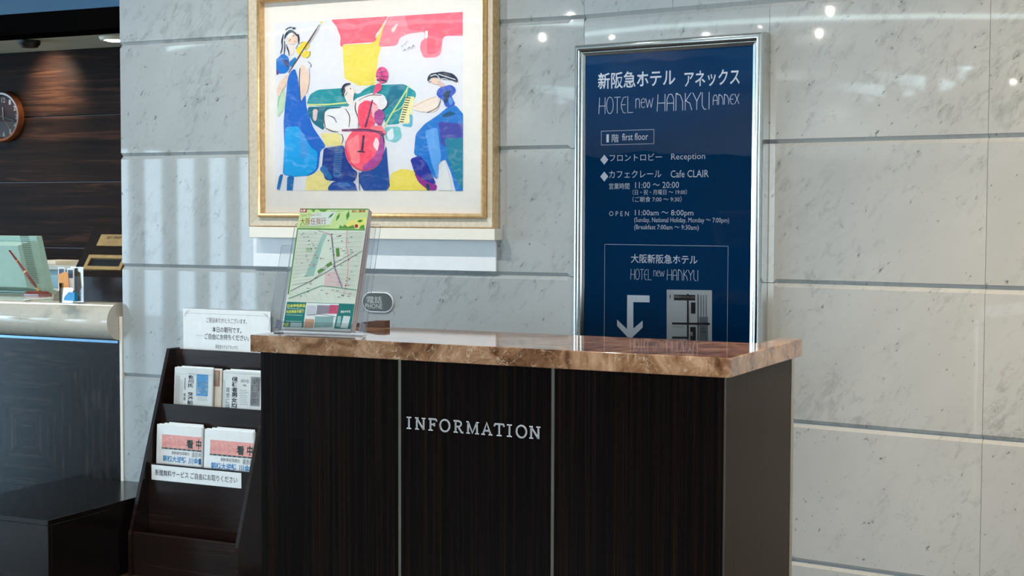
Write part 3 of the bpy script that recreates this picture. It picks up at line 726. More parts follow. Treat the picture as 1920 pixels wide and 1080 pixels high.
def fr_chinese(pr, mp):
    m2 = lambda a, b: mp(a, b, .0012); m3 = lambda a, b: mp(a, b, .0014)
    pr.rect(.12, -.47, .985, -.20, mp, plain('banner_pink', (232, 160, 150), .6, 0, .12, 90)); pr.rect(.12, -.50, .985, -.47, mp, ink((52, 66, 62)))
    for k in range(9):
        x = .14+k*.06; pr.stroke([(x, -.43+.02*(k % 3)), (x+.03, -.35+.03*(k % 2)), (x+.06, -.40)], .006, m2, ink((206, 110, 106)))
    for k in range(8): pr.rect(.15+k*.1, -.492, .19+k*.1, -.478, m2, ink((150, 160, 156)))
    pr.text('看', .66, -.45, .81, -.27, m3, ink((26, 46, 40)), .03); pr.text('中', .87, -.45, .98, -.25, m3, ink((26, 46, 40)), .03)
    pr.text('朝鮮棄核現曙光', .34, -.60, .73, -.53, mp, ink((110, 110, 112))); pr.text('還是再', .78, -.62, .985, -.52, mp, ink((110, 110, 112)))
    pr.text('朝核大逆轉', .15, -.76, .66, -.63, mp, ink((24, 126, 186)), .02); pr.text('川金', .71, -.77, .93, -.63, mp, ink((24, 126, 186)), .02)
    pr.rect(.93, -.76, .985, -.64, mp, ink((16, 80, 124)))
    lines(pr, mp, .1, .9, -.9, -.87, 2, .006, vert=False)
def fr_inner(pr, mp):
    pr.rect(.55, -.7, .9, -.02, mp, ink((160, 60, 50))); pr.rect(.58, -.7, .87, -.05, mp, cream_paper)
zb1 = z_l1-.2; zb2 = z_l2-.2
newspaper((322, 394, 689), V1+.028, .012, .06, 'folded Japanese newspaper with a blue title block, upper shelf left', fr_mainichi, zb1, pages=2)
newspaper((370, 411, 693), V1+.052, .008, .06, 'cream coloured paper stack behind the blue-titled newspaper', fr_inner, zb1, pages=2, mat=cream_paper)
newspaper((413, 498, 695), V1+.024, .012, .06, 'folded Japanese newspaper with a white boxed title, upper shelf right', fr_asahi, zb1, pages=2)
newspaper((289.5, 375, 796), V2+.03, .02, .05, 'folded Chinese newspaper with pink banner, lower shelf left', fr_chinese, zb2, mat=paper)
newspaper((379, 472, 805), V2+.03, .02, .05, 'folded Chinese newspaper with pink banner, lower shelf right', fr_chinese, zb2, mat=paper)

# notice card standing behind the rack
NV = -.022
n0 = WL.on_v(343, 578, NV); n1 = WL.on_v(507, 588, NV); nb = RT-.05
nt = Thing(WL, 'notice_card', ((n0[0]+n1[0])/2, NV, nb), 'white printed notice card standing behind the newspaper rack', 'notice')
MB().box(n0[0], n1[0], NV, NV+.003, nb, n0[1], paper, .0005).build('card', nt)
m = MB(); mp = vmap(NV-.0006)
def nr(s_, xa, xb, y0_, y1_, bold=.0, mat=None):
    A = WL.on_v(xa, y1_, NV); B = WL.on_v(xb, y1_, NV); T0 = WL.on_v(xa, y0_, NV); m.text(s_, A[0], A[1], B[0], T0[1], mp, mat or ink((58, 56, 58)), bold)
nr('ご宿泊ありがとうございます。', 387, 463, 595, 604.5); nr('本日の朝刊です。', 398, 453, 612, 623, .01); nr('ご自由にお持ちください。', 384, 467, 624.5, 636, .01); nr('新阪急ホテルアネックス', 404, 446, 646, 653.5)
W_, Hn = n1[0]-n0[0], n0[1]-nb
for (xa, za, xb, zb_) in ((.03, -.02, .97, -.021), (.15, -.118, .85, -.119)):
    m.rect(n0[0]+xa*W_, n0[1]+za-.0006, n0[0]+xb*W_, n0[1]+za+.0006, mp, ink((170, 160, 155)))
for sx, sz in ((0, 1), (1, 1)):
    ox = n0[0]+.008 if sx == 0 else n1[0]-.008; d = 1 if sx == 0 else -1; oz = n0[1]-.008
    for k in range(3): m.stroke([(ox+d*.004*k, oz-.03+.006*k), (ox+d*(.008+.003*k), oz-.008-.002*k), (ox+d*(.03-.006*k), oz-.003*k)], .0012, mp, ink((190, 170, 162)))
m.build('print', nt)

# ================================================================== PICTURE AND LEDGE
lg = single(WL, MB().box(-1.5165, -.3465, -.075, -.001, 1.4445, 1.491, white_paint, .002), 'picture_ledge', (-.93, -.04, 1.4445), 'white wooden ledge under the framed painting', 'ledge')
pn = WL.on_v(475, 498.7, -.012)
single(WL, MB().box(pn[0], -.371, -.012, -.001, 1.3195, 1.4435, white_board, .001), 'white_board', (-.95, -.006, 1.3195), 'plain white board on the marble under the picture ledge', 'board')
pc = Thing(WL, 'framed_painting', (-.94, -.03, 1.4925), 'large framed painting of musicians in a distressed cream and gold frame', 'painting')
PT = 2.78; PB_ = 1.4925; PU0, PU1 = -1.5285, -.361
gu0, gz0 = WL.on_v(488, 399, -.075); gu1 = WL.on_v(900, 399, -.075)[0]; gzt = WL.on_v(487, 4, -.075)[1]
oW = min(gu0-PU0, PU1-gu1)-.018
# outer flat moulding
m = MB()
def framebox(m, iu0, iu1, iz0, iz1, ou0, ou1, oz0, oz1, prof, v, mat):
    k = len(prof); vs = []
    for (a, b, c_, d) in ((iu0, iz0, ou0, oz0), (iu1, iz0, ou1, oz0), (iu1, iz1, ou1, oz1), (iu0, iz1, ou0, oz1)):
        for t_, h in prof: vs.append((a+(c_-a)*t_, v-h, b+(d-b)*t_))
    m.add(vs, [(i*k+j, i*k+j+1, ((i+1) % 4)*k+j+1, ((i+1) % 4)*k+j) for i in range(4) for j in range(k-1)], mat)
gb = .02
PT = gzt+gb+.045
framebox(m, gu0-gb, gu1+gb, gz0-gb, gzt+gb, PU0+.004, PU1-.004, PB_+.004, PT-.004, [(0, .0), (0, .048), (.1, .05), (.9, .056), (1, .056)], -.005, frame_paint)
m.build('frame', pc)
m = MB(); framebox(m, PU0+.004, PU1-.004, PB_+.004, PT-.004, PU0, PU1, PB_, PT, [(0, .0565), (.5, .059), (1, .055), (1, 0)], -.005, gold); m.build('outer_gilding', pc, label='thin gilded outer edge')
m = MB(); framebox(m, gu0, gu1, gz0, gzt, gu0-gb, gu1+gb, gz0-gb, gzt+gb, [(0, .03), (0, .06), (.2, .07), (.55, .074), (.85, .066), (1, .05)], -.005, gold); m.build('inner_gilding', pc, smooth=True, auto=50, label='gilded inner moulding')
MV = -.036
MB().box(gu0-.003, gu1+.003, MV, -.006, gz0-.003, gzt+.003, mat_board).build('mat_board', pc)
pq = pxmap(WL, MV-.0012)
def C4(off=0.):
    q = pxmap(WL, MV-.0012-off); return lambda x, y: q(460+x/2.348, y/2.348)
iu0, iz0 = WL.on_v(517, 358, MV); iu1, iz1 = WL.on_v(867.2, 21.8, MV)
m = MB(); m.box(iu0, iu1, MV-.0008, MV, iz0, iz1, plain('art_paper', (228, 230, 236), .7, 0, .02))
lay = [0]
def soften(pts, closed, it=1):
    """round the corners of a brushed shape, except where it meets the edge of the sheet"""
    fix = lambda p: p[0] >= 955 or p[1] >= 836 or p[0] <= 138 or p[1] <= 98-(p[0]-129)*.057+3
    for _ in range(it):
        n = len(pts); out = []
        for i, p in enumerate(pts):
            if fix(p) or (not closed and i in (0, n-1)): out.append(p); continue
            a, b = pts[(i-1) % n], pts[(i+1) % n]
            ka, kb = (min(.3, 7/(math.hypot(q[0]-p[0], q[1]-p[1])+.01)) for q in (a, b))
            out += [(p[0]*(1-ka)+a[0]*ka, p[1]*(1-ka)+a[1]*ka), (p[0]*(1-kb)+b[0]*kb, p[1]*(1-kb)+b[1]*kb)]
        pts = out
    return pts
def P(c, *pts): lay[0] += 1; m.poly(soften(list(pts), True), C4(lay[0]*.00003), paint(c))
def St(c, w, *pts):
    lay[0] += 1; pts = list(pts)
    if len(pts) > 2:
        ws = w if isinstance(w, (list, tuple)) else [w]*len(pts)
        tri = [(a[0], a[1], b) for a, b in zip(pts, ws)]
        for _ in range(2):
            n = len(tri); o = [tri[0]]
            for i in range(1, n-1):
                a, q_, b = tri[i-1], tri[i], tri[i+1]
                o += [tuple(q_[k]*.75+a[k]*.25 for k in range(3)), tuple(q_[k]*.75+b[k]*.25 for k in range(3))]
            tri = o+[tri[-1]]
        pts = [t_[:2] for t_ in tri]; w = [t_[2] for t_ in tri]
    m.stroke(pts, w, C4(lay[0]*.00003), paint(c))
def El(c, x, y, rx, ry): lay[0] += 1; m.ell(x, y, rx, ry, C4(lay[0]*.00003), paint(c))
PK, YE, TE, BLU, NAV, SK, DKc, BRN = (250, 110, 132), (238, 222, 96), (0, 150, 162), (0, 118, 206), (14, 76, 160), (238, 210, 188), (30, 42, 66), (92, 62, 56)
P(YE, (428, 196), (560, 192), (572, 150), (612, 100), (606, 180), (585, 250), (570, 374), (500, 378), (436, 345))
P(PK, (376, 87), (628, 72), (590, 130), (572, 185), (500, 190), (428, 195), (430, 208), (416, 202), (420, 165), (400, 115))
P((244, 140, 158), (628, 73), (957, 52), (957, 158), (878, 158), (868, 175), (862, 235), (845, 252), (785, 255), (768, 215), (774, 180), (790, 172), (790, 140), (720, 148), (680, 165), (668, 200), (620, 205), (585, 205), (605, 130))
P(PK, (700, 70), (957, 53), (957, 150), (870, 160), (850, 235), (800, 240), (800, 140), (720, 130))
P((236, 228, 224), (640, 130), (672, 100), (668, 118), (650, 146)); P((240, 232, 220), (575, 150), (612, 106), (596, 140), (572, 172))
P(TE, (270, 455), (285, 415), (320, 395), (430, 388), (450, 400), (500, 415), (520, 395), (560, 374), (640, 372), (700, 370), (752, 405), (750, 430), (735, 440), (725, 470), (690, 500), (680, 545), (620, 550), (600, 500), (560, 450), (470, 470), (440, 468), (350, 470), (275, 462))
P((0, 112, 132), (275, 470), (430, 470), (360, 495), (345, 575), (300, 545), (275, 500)); P((0, 120, 150), (640, 375), (700, 372), (690, 420), (640, 480), (610, 470))
P((232, 206, 206), (297, 480), (320, 480), (312, 535), (297, 528)); St((214, 228, 140), 7, (272, 460), (350, 462), (445, 452)); St((206, 224, 150), 7, (720, 378), (690, 430), (650, 490), (612, 560)); St((206, 224, 150), 4, (640, 500), (700, 470), (716, 380))
P((120, 196, 200), (612, 560), (680, 556), (690, 605), (660, 630), (618, 615)); P((228, 236, 240), (620, 585), (650, 560), (655, 610), (630, 620))
P((244, 236, 176), (712, 425), (747, 425), (738, 470), (722, 545), (674, 540), (690, 480))
for k in range(11): x_ = 706-k*2.6; St((36, 36, 40), 4, (x_, 430+k*10.5), (x_+22-k*.5, 432+k*10.5))
P((84, 176, 206), (722, 500), (738, 508), (734, 560), (690, 555), (694, 545), (724, 545))
P(YE, (630, 838), (640, 765), (690, 742), (770, 758), (815, 795), (828, 838)); P((238, 226, 150), (262, 838), (268, 782), (330, 748), (372, 790), (372, 838)); P((238, 228, 150), (330, 585), (415, 588), (432, 640), (352, 645))
# violinist
P(BLU, (136, 262), (165, 234), (190, 250), (198, 300), (180, 322), (150, 325), (136, 318)); P((110, 60, 130), (136, 302), (152, 324), (137, 330)); P((50, 70, 130), (160, 262), (190, 262), (194, 300), (176, 290))
P((190, 222, 190), (140, 400), (172, 380), (176, 470), (142, 520)); P(SK, (182, 330), (205, 322), (180, 372), (146, 430), (138, 400), (150, 360))
P((0, 126, 196), (190, 275), (222, 248), (226, 268), (200, 300)); P(SK, (243, 285), (264, 290), (282, 340), (276, 395), (250, 440), (240, 380))
P((0, 106, 204), (186, 350), (196, 318), (218, 300), (232, 345), (242, 450), (265, 415), (268, 470), (298, 560), (356, 645), (330, 662), (322, 740), (300, 765), (270, 776), (245, 770), (215, 780), (165, 768), (172, 640), (168, 540), (178, 430))
P((0, 168, 232), (176, 560), (232, 555), (290, 650), (318, 668), (312, 745), (270, 774), (215, 778), (168, 766), (172, 640)); P((70, 160, 226), (236, 560), (262, 600), (282, 680), (240, 700))
P((0, 110, 180), (168, 765), (150, 838), (138, 832), (150, 770)); P((0, 110, 180), (185, 775), (215, 776), (208, 838), (182, 838))
P(SK, (182, 165), (214, 142), (230, 165), (228, 188), (205, 198), (186, 186)); P((236, 226, 222), (192, 196), (215, 198), (212, 242), (196, 246)); P((238, 240, 244), (184, 150), (212, 140), (205, 160), (186, 172))
St(DKc, [3, 12, 12, 6], (172, 172), (180, 148), (204, 132), (232, 160)); St(DKc, [5, 9, 3], (232, 150), (236, 175), (233, 192)); St(DKc, [4, 8, 6, 3], (168, 150), (160, 180), (164, 210), (154, 236)); St(DKc, [3, 7, 5, 3], (180, 195), (186, 215), (190, 225), (193, 246)); St(DKc, [3, 6, 3], (172, 180), (174, 210), (170, 240))
St(DKc, 5, (176, 132), (190, 122), (204, 120)); El(DKc, 214, 125, 9, 5); St(DKc, 2.5, (192, 182), (199, 172)); St(DKc, 2.5, (209, 160), (216, 154)); El((220, 60, 70), 218, 182, 3, 2)
El((238, 218, 60), 262, 200, 20, 17); El((238, 218, 60), 244, 222, 20, 19); El((238, 214, 70), 266, 238, 20, 17); El((226, 232, 236), 256, 222, 7, 7)
St(DKc, 2, (222, 215), (232, 192), (256, 184)); St(DKc, 2, (284, 225), (286, 240), (272, 255)); St((70, 90, 110), 3, (275, 270), (292, 285), (285, 296)); St(BRN, [2, 6, 6, 3], (325, 108), (300, 150), (245, 235), (190, 320)); St((110, 120, 130), 1.5, (330, 108), (318, 140), (262, 220)); El((238, 226, 60), 334, 98, 5, 5)
St((90, 90, 110), 1.5, (280, 300), (284, 350), (272, 410)); St((60, 60, 80), 3, (240, 300), (236, 360), (243, 450)); St((110, 130, 140), 1.5, (180, 372), (150, 420), (142, 470))
# pianist
P((0, 122, 206), (890, 472), (925, 462), (957, 500), (957, 840), (925, 840), (905, 760), (880, 700), (850, 715), (846, 790), (800, 760), (760, 690), (742, 680), (745, 640), (750, 590), (790, 545), (850, 505))
P((64, 70, 168), (850, 535), (957, 545), (957, 640), (900, 650), (862, 640)); P((0, 132, 160), (876, 610), (957, 606), (957, 838), (932, 800), (892, 700)); P((96, 168, 232), (790, 575), (845, 560), (862, 690), (846, 790), (820, 720)); P((0, 84, 120), (860, 510), (900, 488), (930, 500), (880, 520)); P((228, 230, 228), (852, 720), (880, 706), (912, 838), (850, 838))
P((26, 46, 160), (725, 700), (768, 684), (800, 720), (840, 810), (800, 806), (745, 762)); P((150, 44, 150), (742, 760), (800, 800), (846, 815), (838, 838), (806, 838), (762, 802)); P((0, 70, 90), (794, 806), (812, 812), (810, 838), (800, 838))
P((44, 88, 196), (840, 405), (855, 385), (905, 372), (928, 390), (922, 412), (905, 420), (925, 458), (900, 474), (880, 470), (870, 440), (845, 425)); P((0, 60, 92), (872, 405), (905, 395), (892, 445), (878, 460)); P((86, 150, 220), (900, 425), (918, 450), (900, 468), (892, 440))
P(SK, (812, 345), (850, 343), (856, 362), (840, 374), (816, 366)); P((222, 190, 176), (850, 352), (882, 374), (866, 386), (844, 370)); P((240, 226, 212), (732, 465), (800, 432), (846, 424), (856, 468), (832, 494), (770, 492), (736, 480)); St(BRN, [2, 4, 3], (862, 430), (850, 475), (800, 496)); St((200, 160, 140), 2, (740, 470), (800, 440), (840, 424))
P(DKc, (800, 345), (812, 324), (870, 314), (915, 324), (935, 345), (936, 366), (905, 352), (880, 352), (850, 342), (820, 340), (803, 362)); St((222, 226, 232), 4, (815, 335), (842, 326), (858, 350)); St((222, 226, 232), 4, (850, 326), (885, 338), (925, 350)); St((222, 226, 232), 3, (862, 346), (885, 346), (905, 362)); St(DKc, 2.5, (806, 362), (820, 358))
# cellist
P((10, 60, 146), (345, 652), (432, 640), (470, 740), (495, 758), (480, 800), (420, 800), (352, 792), (336, 745)); P((60, 116, 180), (395, 650), (430, 645), (420, 780), (385, 780))
for k in range(12): St((20, 60, 130), 3.4, (392, 656+k*10), (430, 654+k*10))
P(NAV, (497, 766), (600, 702), (620, 640), (628, 740), (636, 826), (520, 838), (500, 800)); P((0, 80, 160), (560, 730), (600, 702), (606, 800), (560, 810)); P(NAV, (362, 826), (385, 800), (430, 793), (482, 803), (492, 838), (366, 838)); P(NAV, (512, 814), (560, 800), (640, 812), (620, 838), (520, 838)); P((0, 110, 180), (325, 745), (345, 722), (386, 782), (370, 796)); P((70, 120, 190), (400, 806), (450, 802), (470, 820), (410, 822))
P((238, 238, 240), (450, 470), (490, 432), (560, 408), (612, 418), (628, 458), (604, 486), (560, 470), (500, 520), (492, 575), (435, 600), (400, 582), (345, 560), (345, 500), (365, 480), (430, 475)); P((240, 238, 236), (415, 600), (470, 575), (470, 640), (425, 640))
St(BRN, [3, 5, 3], (440, 478), (462, 510), (456, 560)); St(BRN, [2, 5, 4], (350, 490), (344, 520), (352, 560)); St(BRN, [2, 5, 2], (352, 562), (380, 578), (412, 580)); St(BRN, [3, 6, 4, 2], (486, 450), (482, 480), (498, 520), (500, 560)); St((90, 90, 120), [2, 6, 3], (360, 508), (390, 515), (402, 540)); St(BRN, [2, 4, 3], (500, 440), (550, 416), (600, 420)); St((110, 70, 70), 3, (628, 440), (622, 472), (600, 486)); St(BRN, [3, 5, 2], (425, 590), (432, 612), (424, 636))
P((238, 228, 222), (435, 385), (466, 378), (482, 400), (474, 436), (478, 460), (452, 462), (436, 425)); St(DKc, [4, 10, 12, 5], (430, 425), (424, 400), (436, 372), (462, 368)); St(DKc, 4, (430, 418), (440, 402), (434, 386)); St(DKc, 2.5, (440, 420), (450, 406)); El(DKc, 463, 390, 2.5, 3.5)
P((252, 78, 112), (498, 462), (530, 440), (572, 452), (588, 480), (574, 530), (558, 562), (505, 562), (494, 510)); P((252, 190, 196), (552, 450), (586, 470), (575, 520), (560, 520))
El((252, 92, 120), 524, 656, 86, 98); P((255, 140, 150), (445, 620), (500, 590), (505, 720), (470, 720)); P((246, 232, 234), (575, 600), (590, 625), (582, 668), (560, 640)); P((178, 72, 160), (592, 588), (613, 622), (608, 684), (572, 735), (522, 755), (512, 736), (566, 692), (590, 645)); P((170, 70, 150), (568, 492), (598, 478), (616, 508), (592, 560), (566, 530)); P((250, 130, 140), (550, 555), (600, 552), (624, 590), (560, 590))
St(BRN, 2, (440, 620), (446, 690), (480, 738), (530, 756), (580, 730), (608, 680)); St(DKc, [3, 6, 4], (590, 586), (608, 600), (610, 630))
P((238, 80, 130), (574, 368), (600, 366), (600, 395), (560, 420)); El((226, 70, 140), 602, 330, 27, 36); St(DKc, 5, (578, 352), (620, 356)); St((110, 60, 120), 4, (574, 336), (626, 338)); St((110, 60, 120), 3, (580, 322), (622, 312)); St((130, 50, 110), 3, (590, 300), (612, 352)); St((0, 40, 60), 4, (590, 344), (622, 360))
St((96, 52, 96), [6, 9, 8], (560, 440), (545, 500), (528, 560)); St((140, 66, 116), [9, 13, 12, 8], (424, 574), (490, 572), (560, 574), (612, 592)); St((52, 40, 70), 3, (430, 572), (520, 568), (606, 580)); St((56, 44, 76), 10, (521, 596), (514, 662)); St((56, 44, 76), [5, 9, 5], (493, 668), (510, 666), (526, 670)); St(DKc, 3, (500, 757), (502, 838)); St((150, 150, 160), 1.6, (480, 760), (495, 790), (486, 806))
St(DKc, 1.6, (686, 206), (694, 198)); St(DKc, 1.6, (700, 196), (706, 190)); St(DKc, 2, (694, 224), (704, 214), (706, 222)); St(DKc, 2, (714, 218), (722, 204), (726, 212)); St(DKc, 2, (732, 214), (740, 194), (742, 206)); St(DKc, 1.6, (708, 186), (714, 182))
m.build('picture_print', pc)
GV = MV-.012
MB().poly([(gu0-.001, gz0-.001), (gu1+.001, gz0-.001), (gu1+.001, gzt+.001), (gu0-.001, gzt+.001)], vmap(GV), thin_glass).build('glass', pc)

# telephone plate
a = WL.on_v(690, 567, -.012); b = WL.on_v(736, 567, -.012); zt = WL.on_v(712, 548, -.012)[1]; zb_ = WL.on_v(712, 585.5, -.012)[1]; r = (zt-zb_)/2
xs = b[0]-a[0]; a0_ = b[0]-xs*1.25; prof = [(b[0]-r+r*math.cos(t_), zb_+r+r*math.sin(t_)) for t_ in [-PI/2+PI*i/16 for i in range(17)]] + [(a0_+r+r*math.cos(t_), zb_+r+r*math.sin(t_)) for t_ in [PI/2+PI*i/16 for i in range(17)]]
ph = Thing(WL, 'telephone_sign', ((a0_+b[0])/2, -.006, zb_), 'rounded grey metal telephone plate on the marble behind the leaflet holder', 'sign')
MB().prism(prof, 'v', -.008, -.001, silver).build('plate', ph, smooth=True)
inn = [((x-(a0_+b[0])/2)*.965+(a0_+b[0])/2, (z-(zb_+r))*.92+zb_+r) for x, z in prof]
MB().prism(inn, 'v', -.0095, -.008, grey_metal).build('panel', ph)
m = MB(); mp = vmap(-.0102); q0_, q1_ = WL.on_v(688, 568, -.01), WL.on_v(716, 556, -.01)
m.text('電話', q0_[0], q0_[1], q1_[0], q1_[1], mp, plate_text, .0); m.build('lettering', ph); m = MB(); q0_, q1_ = WL.on_v(685, 578, -.01), WL.on_v(717, 570, -.01); m.text('PHONE', q0_[0], q0_[1], q1_[0], q1_[1], mp, plate_text, .0)
m.build('lettering', ph)

# ================================================================== BLUE SIGN
SV = -.045
SU0, SU1 = WR.on_v(1098, 300, SV)[0], WR.on_v(1411, 300, SV)[0]; SZ1 = WR.on_v(1250, 95.5, SV)[1]; SZ0 = SZ1-1.22
sg = Thing(WR, 'hotel_sign', ((SU0+SU1)/2, -.02, SZ0-.05), 'blue hotel floor guide board in a rounded chrome frame', 'sign')
MB().box(SU0-.004, SU1+.004, SV, -.002, SZ0-.004, SZ1+.004, sign_blue).build('board', sg)
MB().frame(SU0, SU1, SZ0, SZ1, SV, [(0, 0), (0, .006), (.010, .009), (.012, .006), (.014, .006)], chrome).build('inner_bevel', sg)
pr_ = [(.0145, .004), (.0145, .012), (.017, .016)] + [(.017+.013*(1-math.cos(t_))+.0, .016+.008*math.sin(t_)) for t_ in [PI/2*i/6 for i in range(1, 7)]] + [(.03+.014*math.sin(t_), .024-.02*(1-math.cos(t_))) for t_ in [PI/2*i/8 for i in range(1, 9)]] + [(.044, -.04)]
MB().frame(SU0, SU1, SZ0, SZ1, SV, pr_, chrome).build('frame', sg, smooth=True, auto=30)
m = MB(); TV = SV-.0008; mp = vmap(TV)
def spt(x, y): return WR.on_v(x, y, TV)
def stx(s_, xa, xb, yb_, h, bold=.0, mat=None):
    """text from xa to xb, its base at (xa, yb_) and h pixels high there"""
    A = spt(xa, yb_); B = spt(xb, yb_); T0 = spt(xa, yb_-h); m.text(s_, A[0], A[1], B[0], T0[1], mp, mat or sign_white, bold)
stx('新阪急ホテル', 1121, 1266, 168, 31, .012); stx('アネックス', 1283, 1387, 164, 30, .012)
# thin deco lettering drawn stroke by stroke
DECO = {'H': ([[(.05, 0), (.12, 1)], [(.75, 0), (.75, 1)], [(.08, .48), (.75, .48)]], .85), 'O': ([[(.45+.38*math.cos(t_), .5+.5*math.sin(t_)) for t_ in [2*PI*i/20 for i in range(21)]]], .9),
 'T': ([[(0, .97), (.75, .97)], [(.37, .97), (.37, 0)]], .75), 'E': ([[(.65, .97), (.3, .93), (.08, .6), (.08, .35), (.3, .03), (.6, .0)], [(.08, .5), (.55, .5)]], .7), 'L': ([[(.1, 1), (.1, .02), (.7, .02)]], .75),
 'n': ([[(.08, 0), (.08, 1)], [(.08, .75), (.2, .97), (.5, .97), (.6, .7), (.6, 0)]], .75), 'e': ([[(.05, .55), (.6, .6), (.55, .88), (.33, 1), (.12, .85), (.05, .5), (.15, .1), (.4, 0), (.6, .15)]], .7), 'w': ([[(0, 1), (.25, 0), (.5, .85), (.75, 0), (1., 1)]], 1.05),
 'A': ([[(.08, 0), (.08, .7), (.25, .97), (.5, .97), (.68, .7), (.68, 0)], [(.08, .45), (.68, .45)]], .8), 'N': ([[(.08, 0), (.08, 1), (.25, 1)], [(.12, .97), (.45, .9), (.68, .5), (.68, 0)]], .8), 'K': ([[(.1, 0), (.1, 1)], [(.6, 1), (.14, .55), (.5, .4), (.68, 0)]], .75),
 'Y': ([[(0, 1), (.36, .5), (.72, 1)], [(.36, .5), (.36, 0)]], .75), 'U': ([[(.08, 1), (.08, .25), (.25, .02), (.45, .02)], [(.68, 1), (.68, 0)]], .8), 'X': ([[(.05, 0), (.65, 1)], [(.05, 1), (.65, 0)]], .75), ' ': ([], .4)}
def deco(word, xa, xb, yb_, h, w=.0022):
    A = spt(xa, yb_); B = spt(xb, yb_); T0 = spt(xa, yb_-h); tot = sum(DECO[c][1] for c in word); k = (B[0]-A[0])/tot; H_ = T0[1]-A[1]; x = A[0]
    for c in word:
        for st_ in DECO[c][0]:
            pts = [(x+p*k, A[1]+q*H_) for p, q in st_]
            if c in 'OeE': m.stroke(pts, w, mp, sign_white)
            else:
                for a_, b_ in zip(pts, pts[1:]): m.stroke([a_, b_], w, mp, sign_white)
        x += DECO[c][1]*k
deco('HOTEL', 1122, 1188, 214, 31); deco('new', 1191, 1225, 203, 18); deco('HANKYU', 1231, 1332, 209, 32, .0026); deco('ANNEX', 1336, 1387, 197, 19)
def sbox(x0, y0, x1, y1, w=.0015):
    a_ = spt(x0, y0); b_ = spt(x1, y1 if y1 > y0 else y0); zz0 = spt(x0, y1)[1]; ux = b_[0]
    for q in ([(a_[0], a_[1]), (ux, a_[1])], [(ux, a_[1]), (ux, zz0)], [(ux, zz0), (a_[0], zz0)], [(a_[0], zz0), (a_[0], a_[1])]): m.stroke(q, w, mp, sign_white)
sbox(1127.5, 246, 1226, 272); stx('1', 1137, 1141.5, 267, 15, .0); stx('階', 1147, 1160, 267, 15, .0); stx('first floor', 1166.5, 1215, 263.5, 13)
for y_ in (299.5, 331):
    c_ = spt(1133, y_); r_x, r_z = .0175, .019; m.poly([(c_[0]-r_x, c_[1]), (c_[0], c_[1]-r_z), (c_[0]+r_x, c_[1]), (c_[0], c_[1]+r_z)], mp, sign_white)
stx('フロントロビー', 1143, 1241, 302.5, 13); stx('Reception', 1258.5, 1322, 303, 15); stx('カフェクレール', 1142, 1240, 334, 14); stx('Cafe CLAIR', 1257.5, 1328.5, 333, 13.5)
stx('営業時間', 1142, 1180, 355, 11.5); stx('11:00 ～ 20:00', 1191, 1273, 353, 11.5); stx('（日・祝・月曜日 ～ 19:00）', 1186, 1288, 365.5, 10); stx('（ご朝食 7:00 ～ 9:30）', 1186, 1278, 379, 10.5)
stx('O P E N', 1142, 1179, 405, 9); stx('11:00am ～ 8:00pm', 1190.5, 1300, 407, 13.5); stx('(Sunday, National Holiday, Monday ～ 7:00pm)', 1189, 1367, 419, 11.5); stx('(Breakfast 7:00am ～ 9:30am)', 1189, 1310, 432.5, 11.5)
sbox(1134, 458, 1362.5, 720)
stx('大阪新阪急ホテル', 1183, 1308, 493, 17, .01); deco('HOTEL', 1182, 1222, 524, 20, .0018); deco('new', 1225, 1246, 518, 11, .0016); deco('HANKYU', 1250, 1310, 525, 20, .002)
q = lambda pts, mat=sign_white: m.poly([spt(*p) for p in pts], mp, mat)
q([(1176, 553), (1218, 554), (1218, 567), (1187.5, 566.5), (1187.5, 616), (1205, 601), (1205, 614), (1181, 637), (1157, 611), (1157, 599), (1175.5, 617)])
m.build('lettering', sg)
m = MB(); mp = vmap(TV-.0004)
def mpoly(pts, mat): m.poly([WR.on_v(x, y, TV-.0004) for x, y in pts], mp, mat)
def mr(x0, y0, x1, y1, mat): s_ = .013; mpoly([(x0, y0), (x1, y0+s_*(x1-x0)), (x1, y1+s_*(x1-x0)), (x0, y1)], mat)
wc = plain('card_white', (206, 208, 208), .5, 0, .02); bkc = ink((34, 32, 36)); gc = ink((140, 146, 150))
mr(1250, 543, 1335, 660, wc)
mp = vmap(TV-.0008)
def mpoly(pts, mat): m.poly([WR.on_v(x, y, TV-.0008) for x, y in pts], mp, mat)
mr(1263.5, 552.5, 1303.5, 563, bkc); mr(1288, 551, 1291.5, 641, bkc); mr(1295.5, 567, 1304, 588, bkc); mr(1308, 552, 1309.8, 641, bkc); mr(1260, 604.5, 1331, 608.5, bkc); mr(1260, 631, 1288, 635, bkc); mr(1294, 613, 1304.5, 641, bkc); mr(1311, 594, 1327.5, 641, ink((120, 126, 132))); mr(1294, 622, 1299, 630, wc)
for x_ in (1313, 1318, 1323): mr(x_, 553, x_+2.5, 594, gc)
for k in range(7): mr(1292.4, 577+k*4.2, 1293.2, 579.4+k*4.2, ink((200, 40, 60)))
m.ell(*WR.on_v(1256.5, 556, TV-.0008), .002, .008, mp, bkc, 12)
mp = vmap(TV-.0012)
stx('新阪急ホテルアネックス', 1264.5, 1302.5, 558.5, 4.5, 0, wc); stx('ヨドバシカメラ', 1261, 1281, 614.5, 4, 0, bkc); stx('阪急', 1315, 1322, 618, 5, 0, bkc); stx('梅田駅', 1313, 1324, 624, 5, 0, bkc)
m.build('map_card', sg, label='white location map printed on the blue board')
MB().poly([(SU0, SZ0), (SU1, SZ0), (SU1, SZ1), (SU0, SZ1)], vmap(SV-.004), glass).build('glass', sg)

# ================================================================== INFORMATION DESK
DT = EYE-.3594; TK = .05
dk = Thing(DK, 'information_desk', (-.74, .3, 0), 'dark ebony information desk with brown marble top', 'desk')
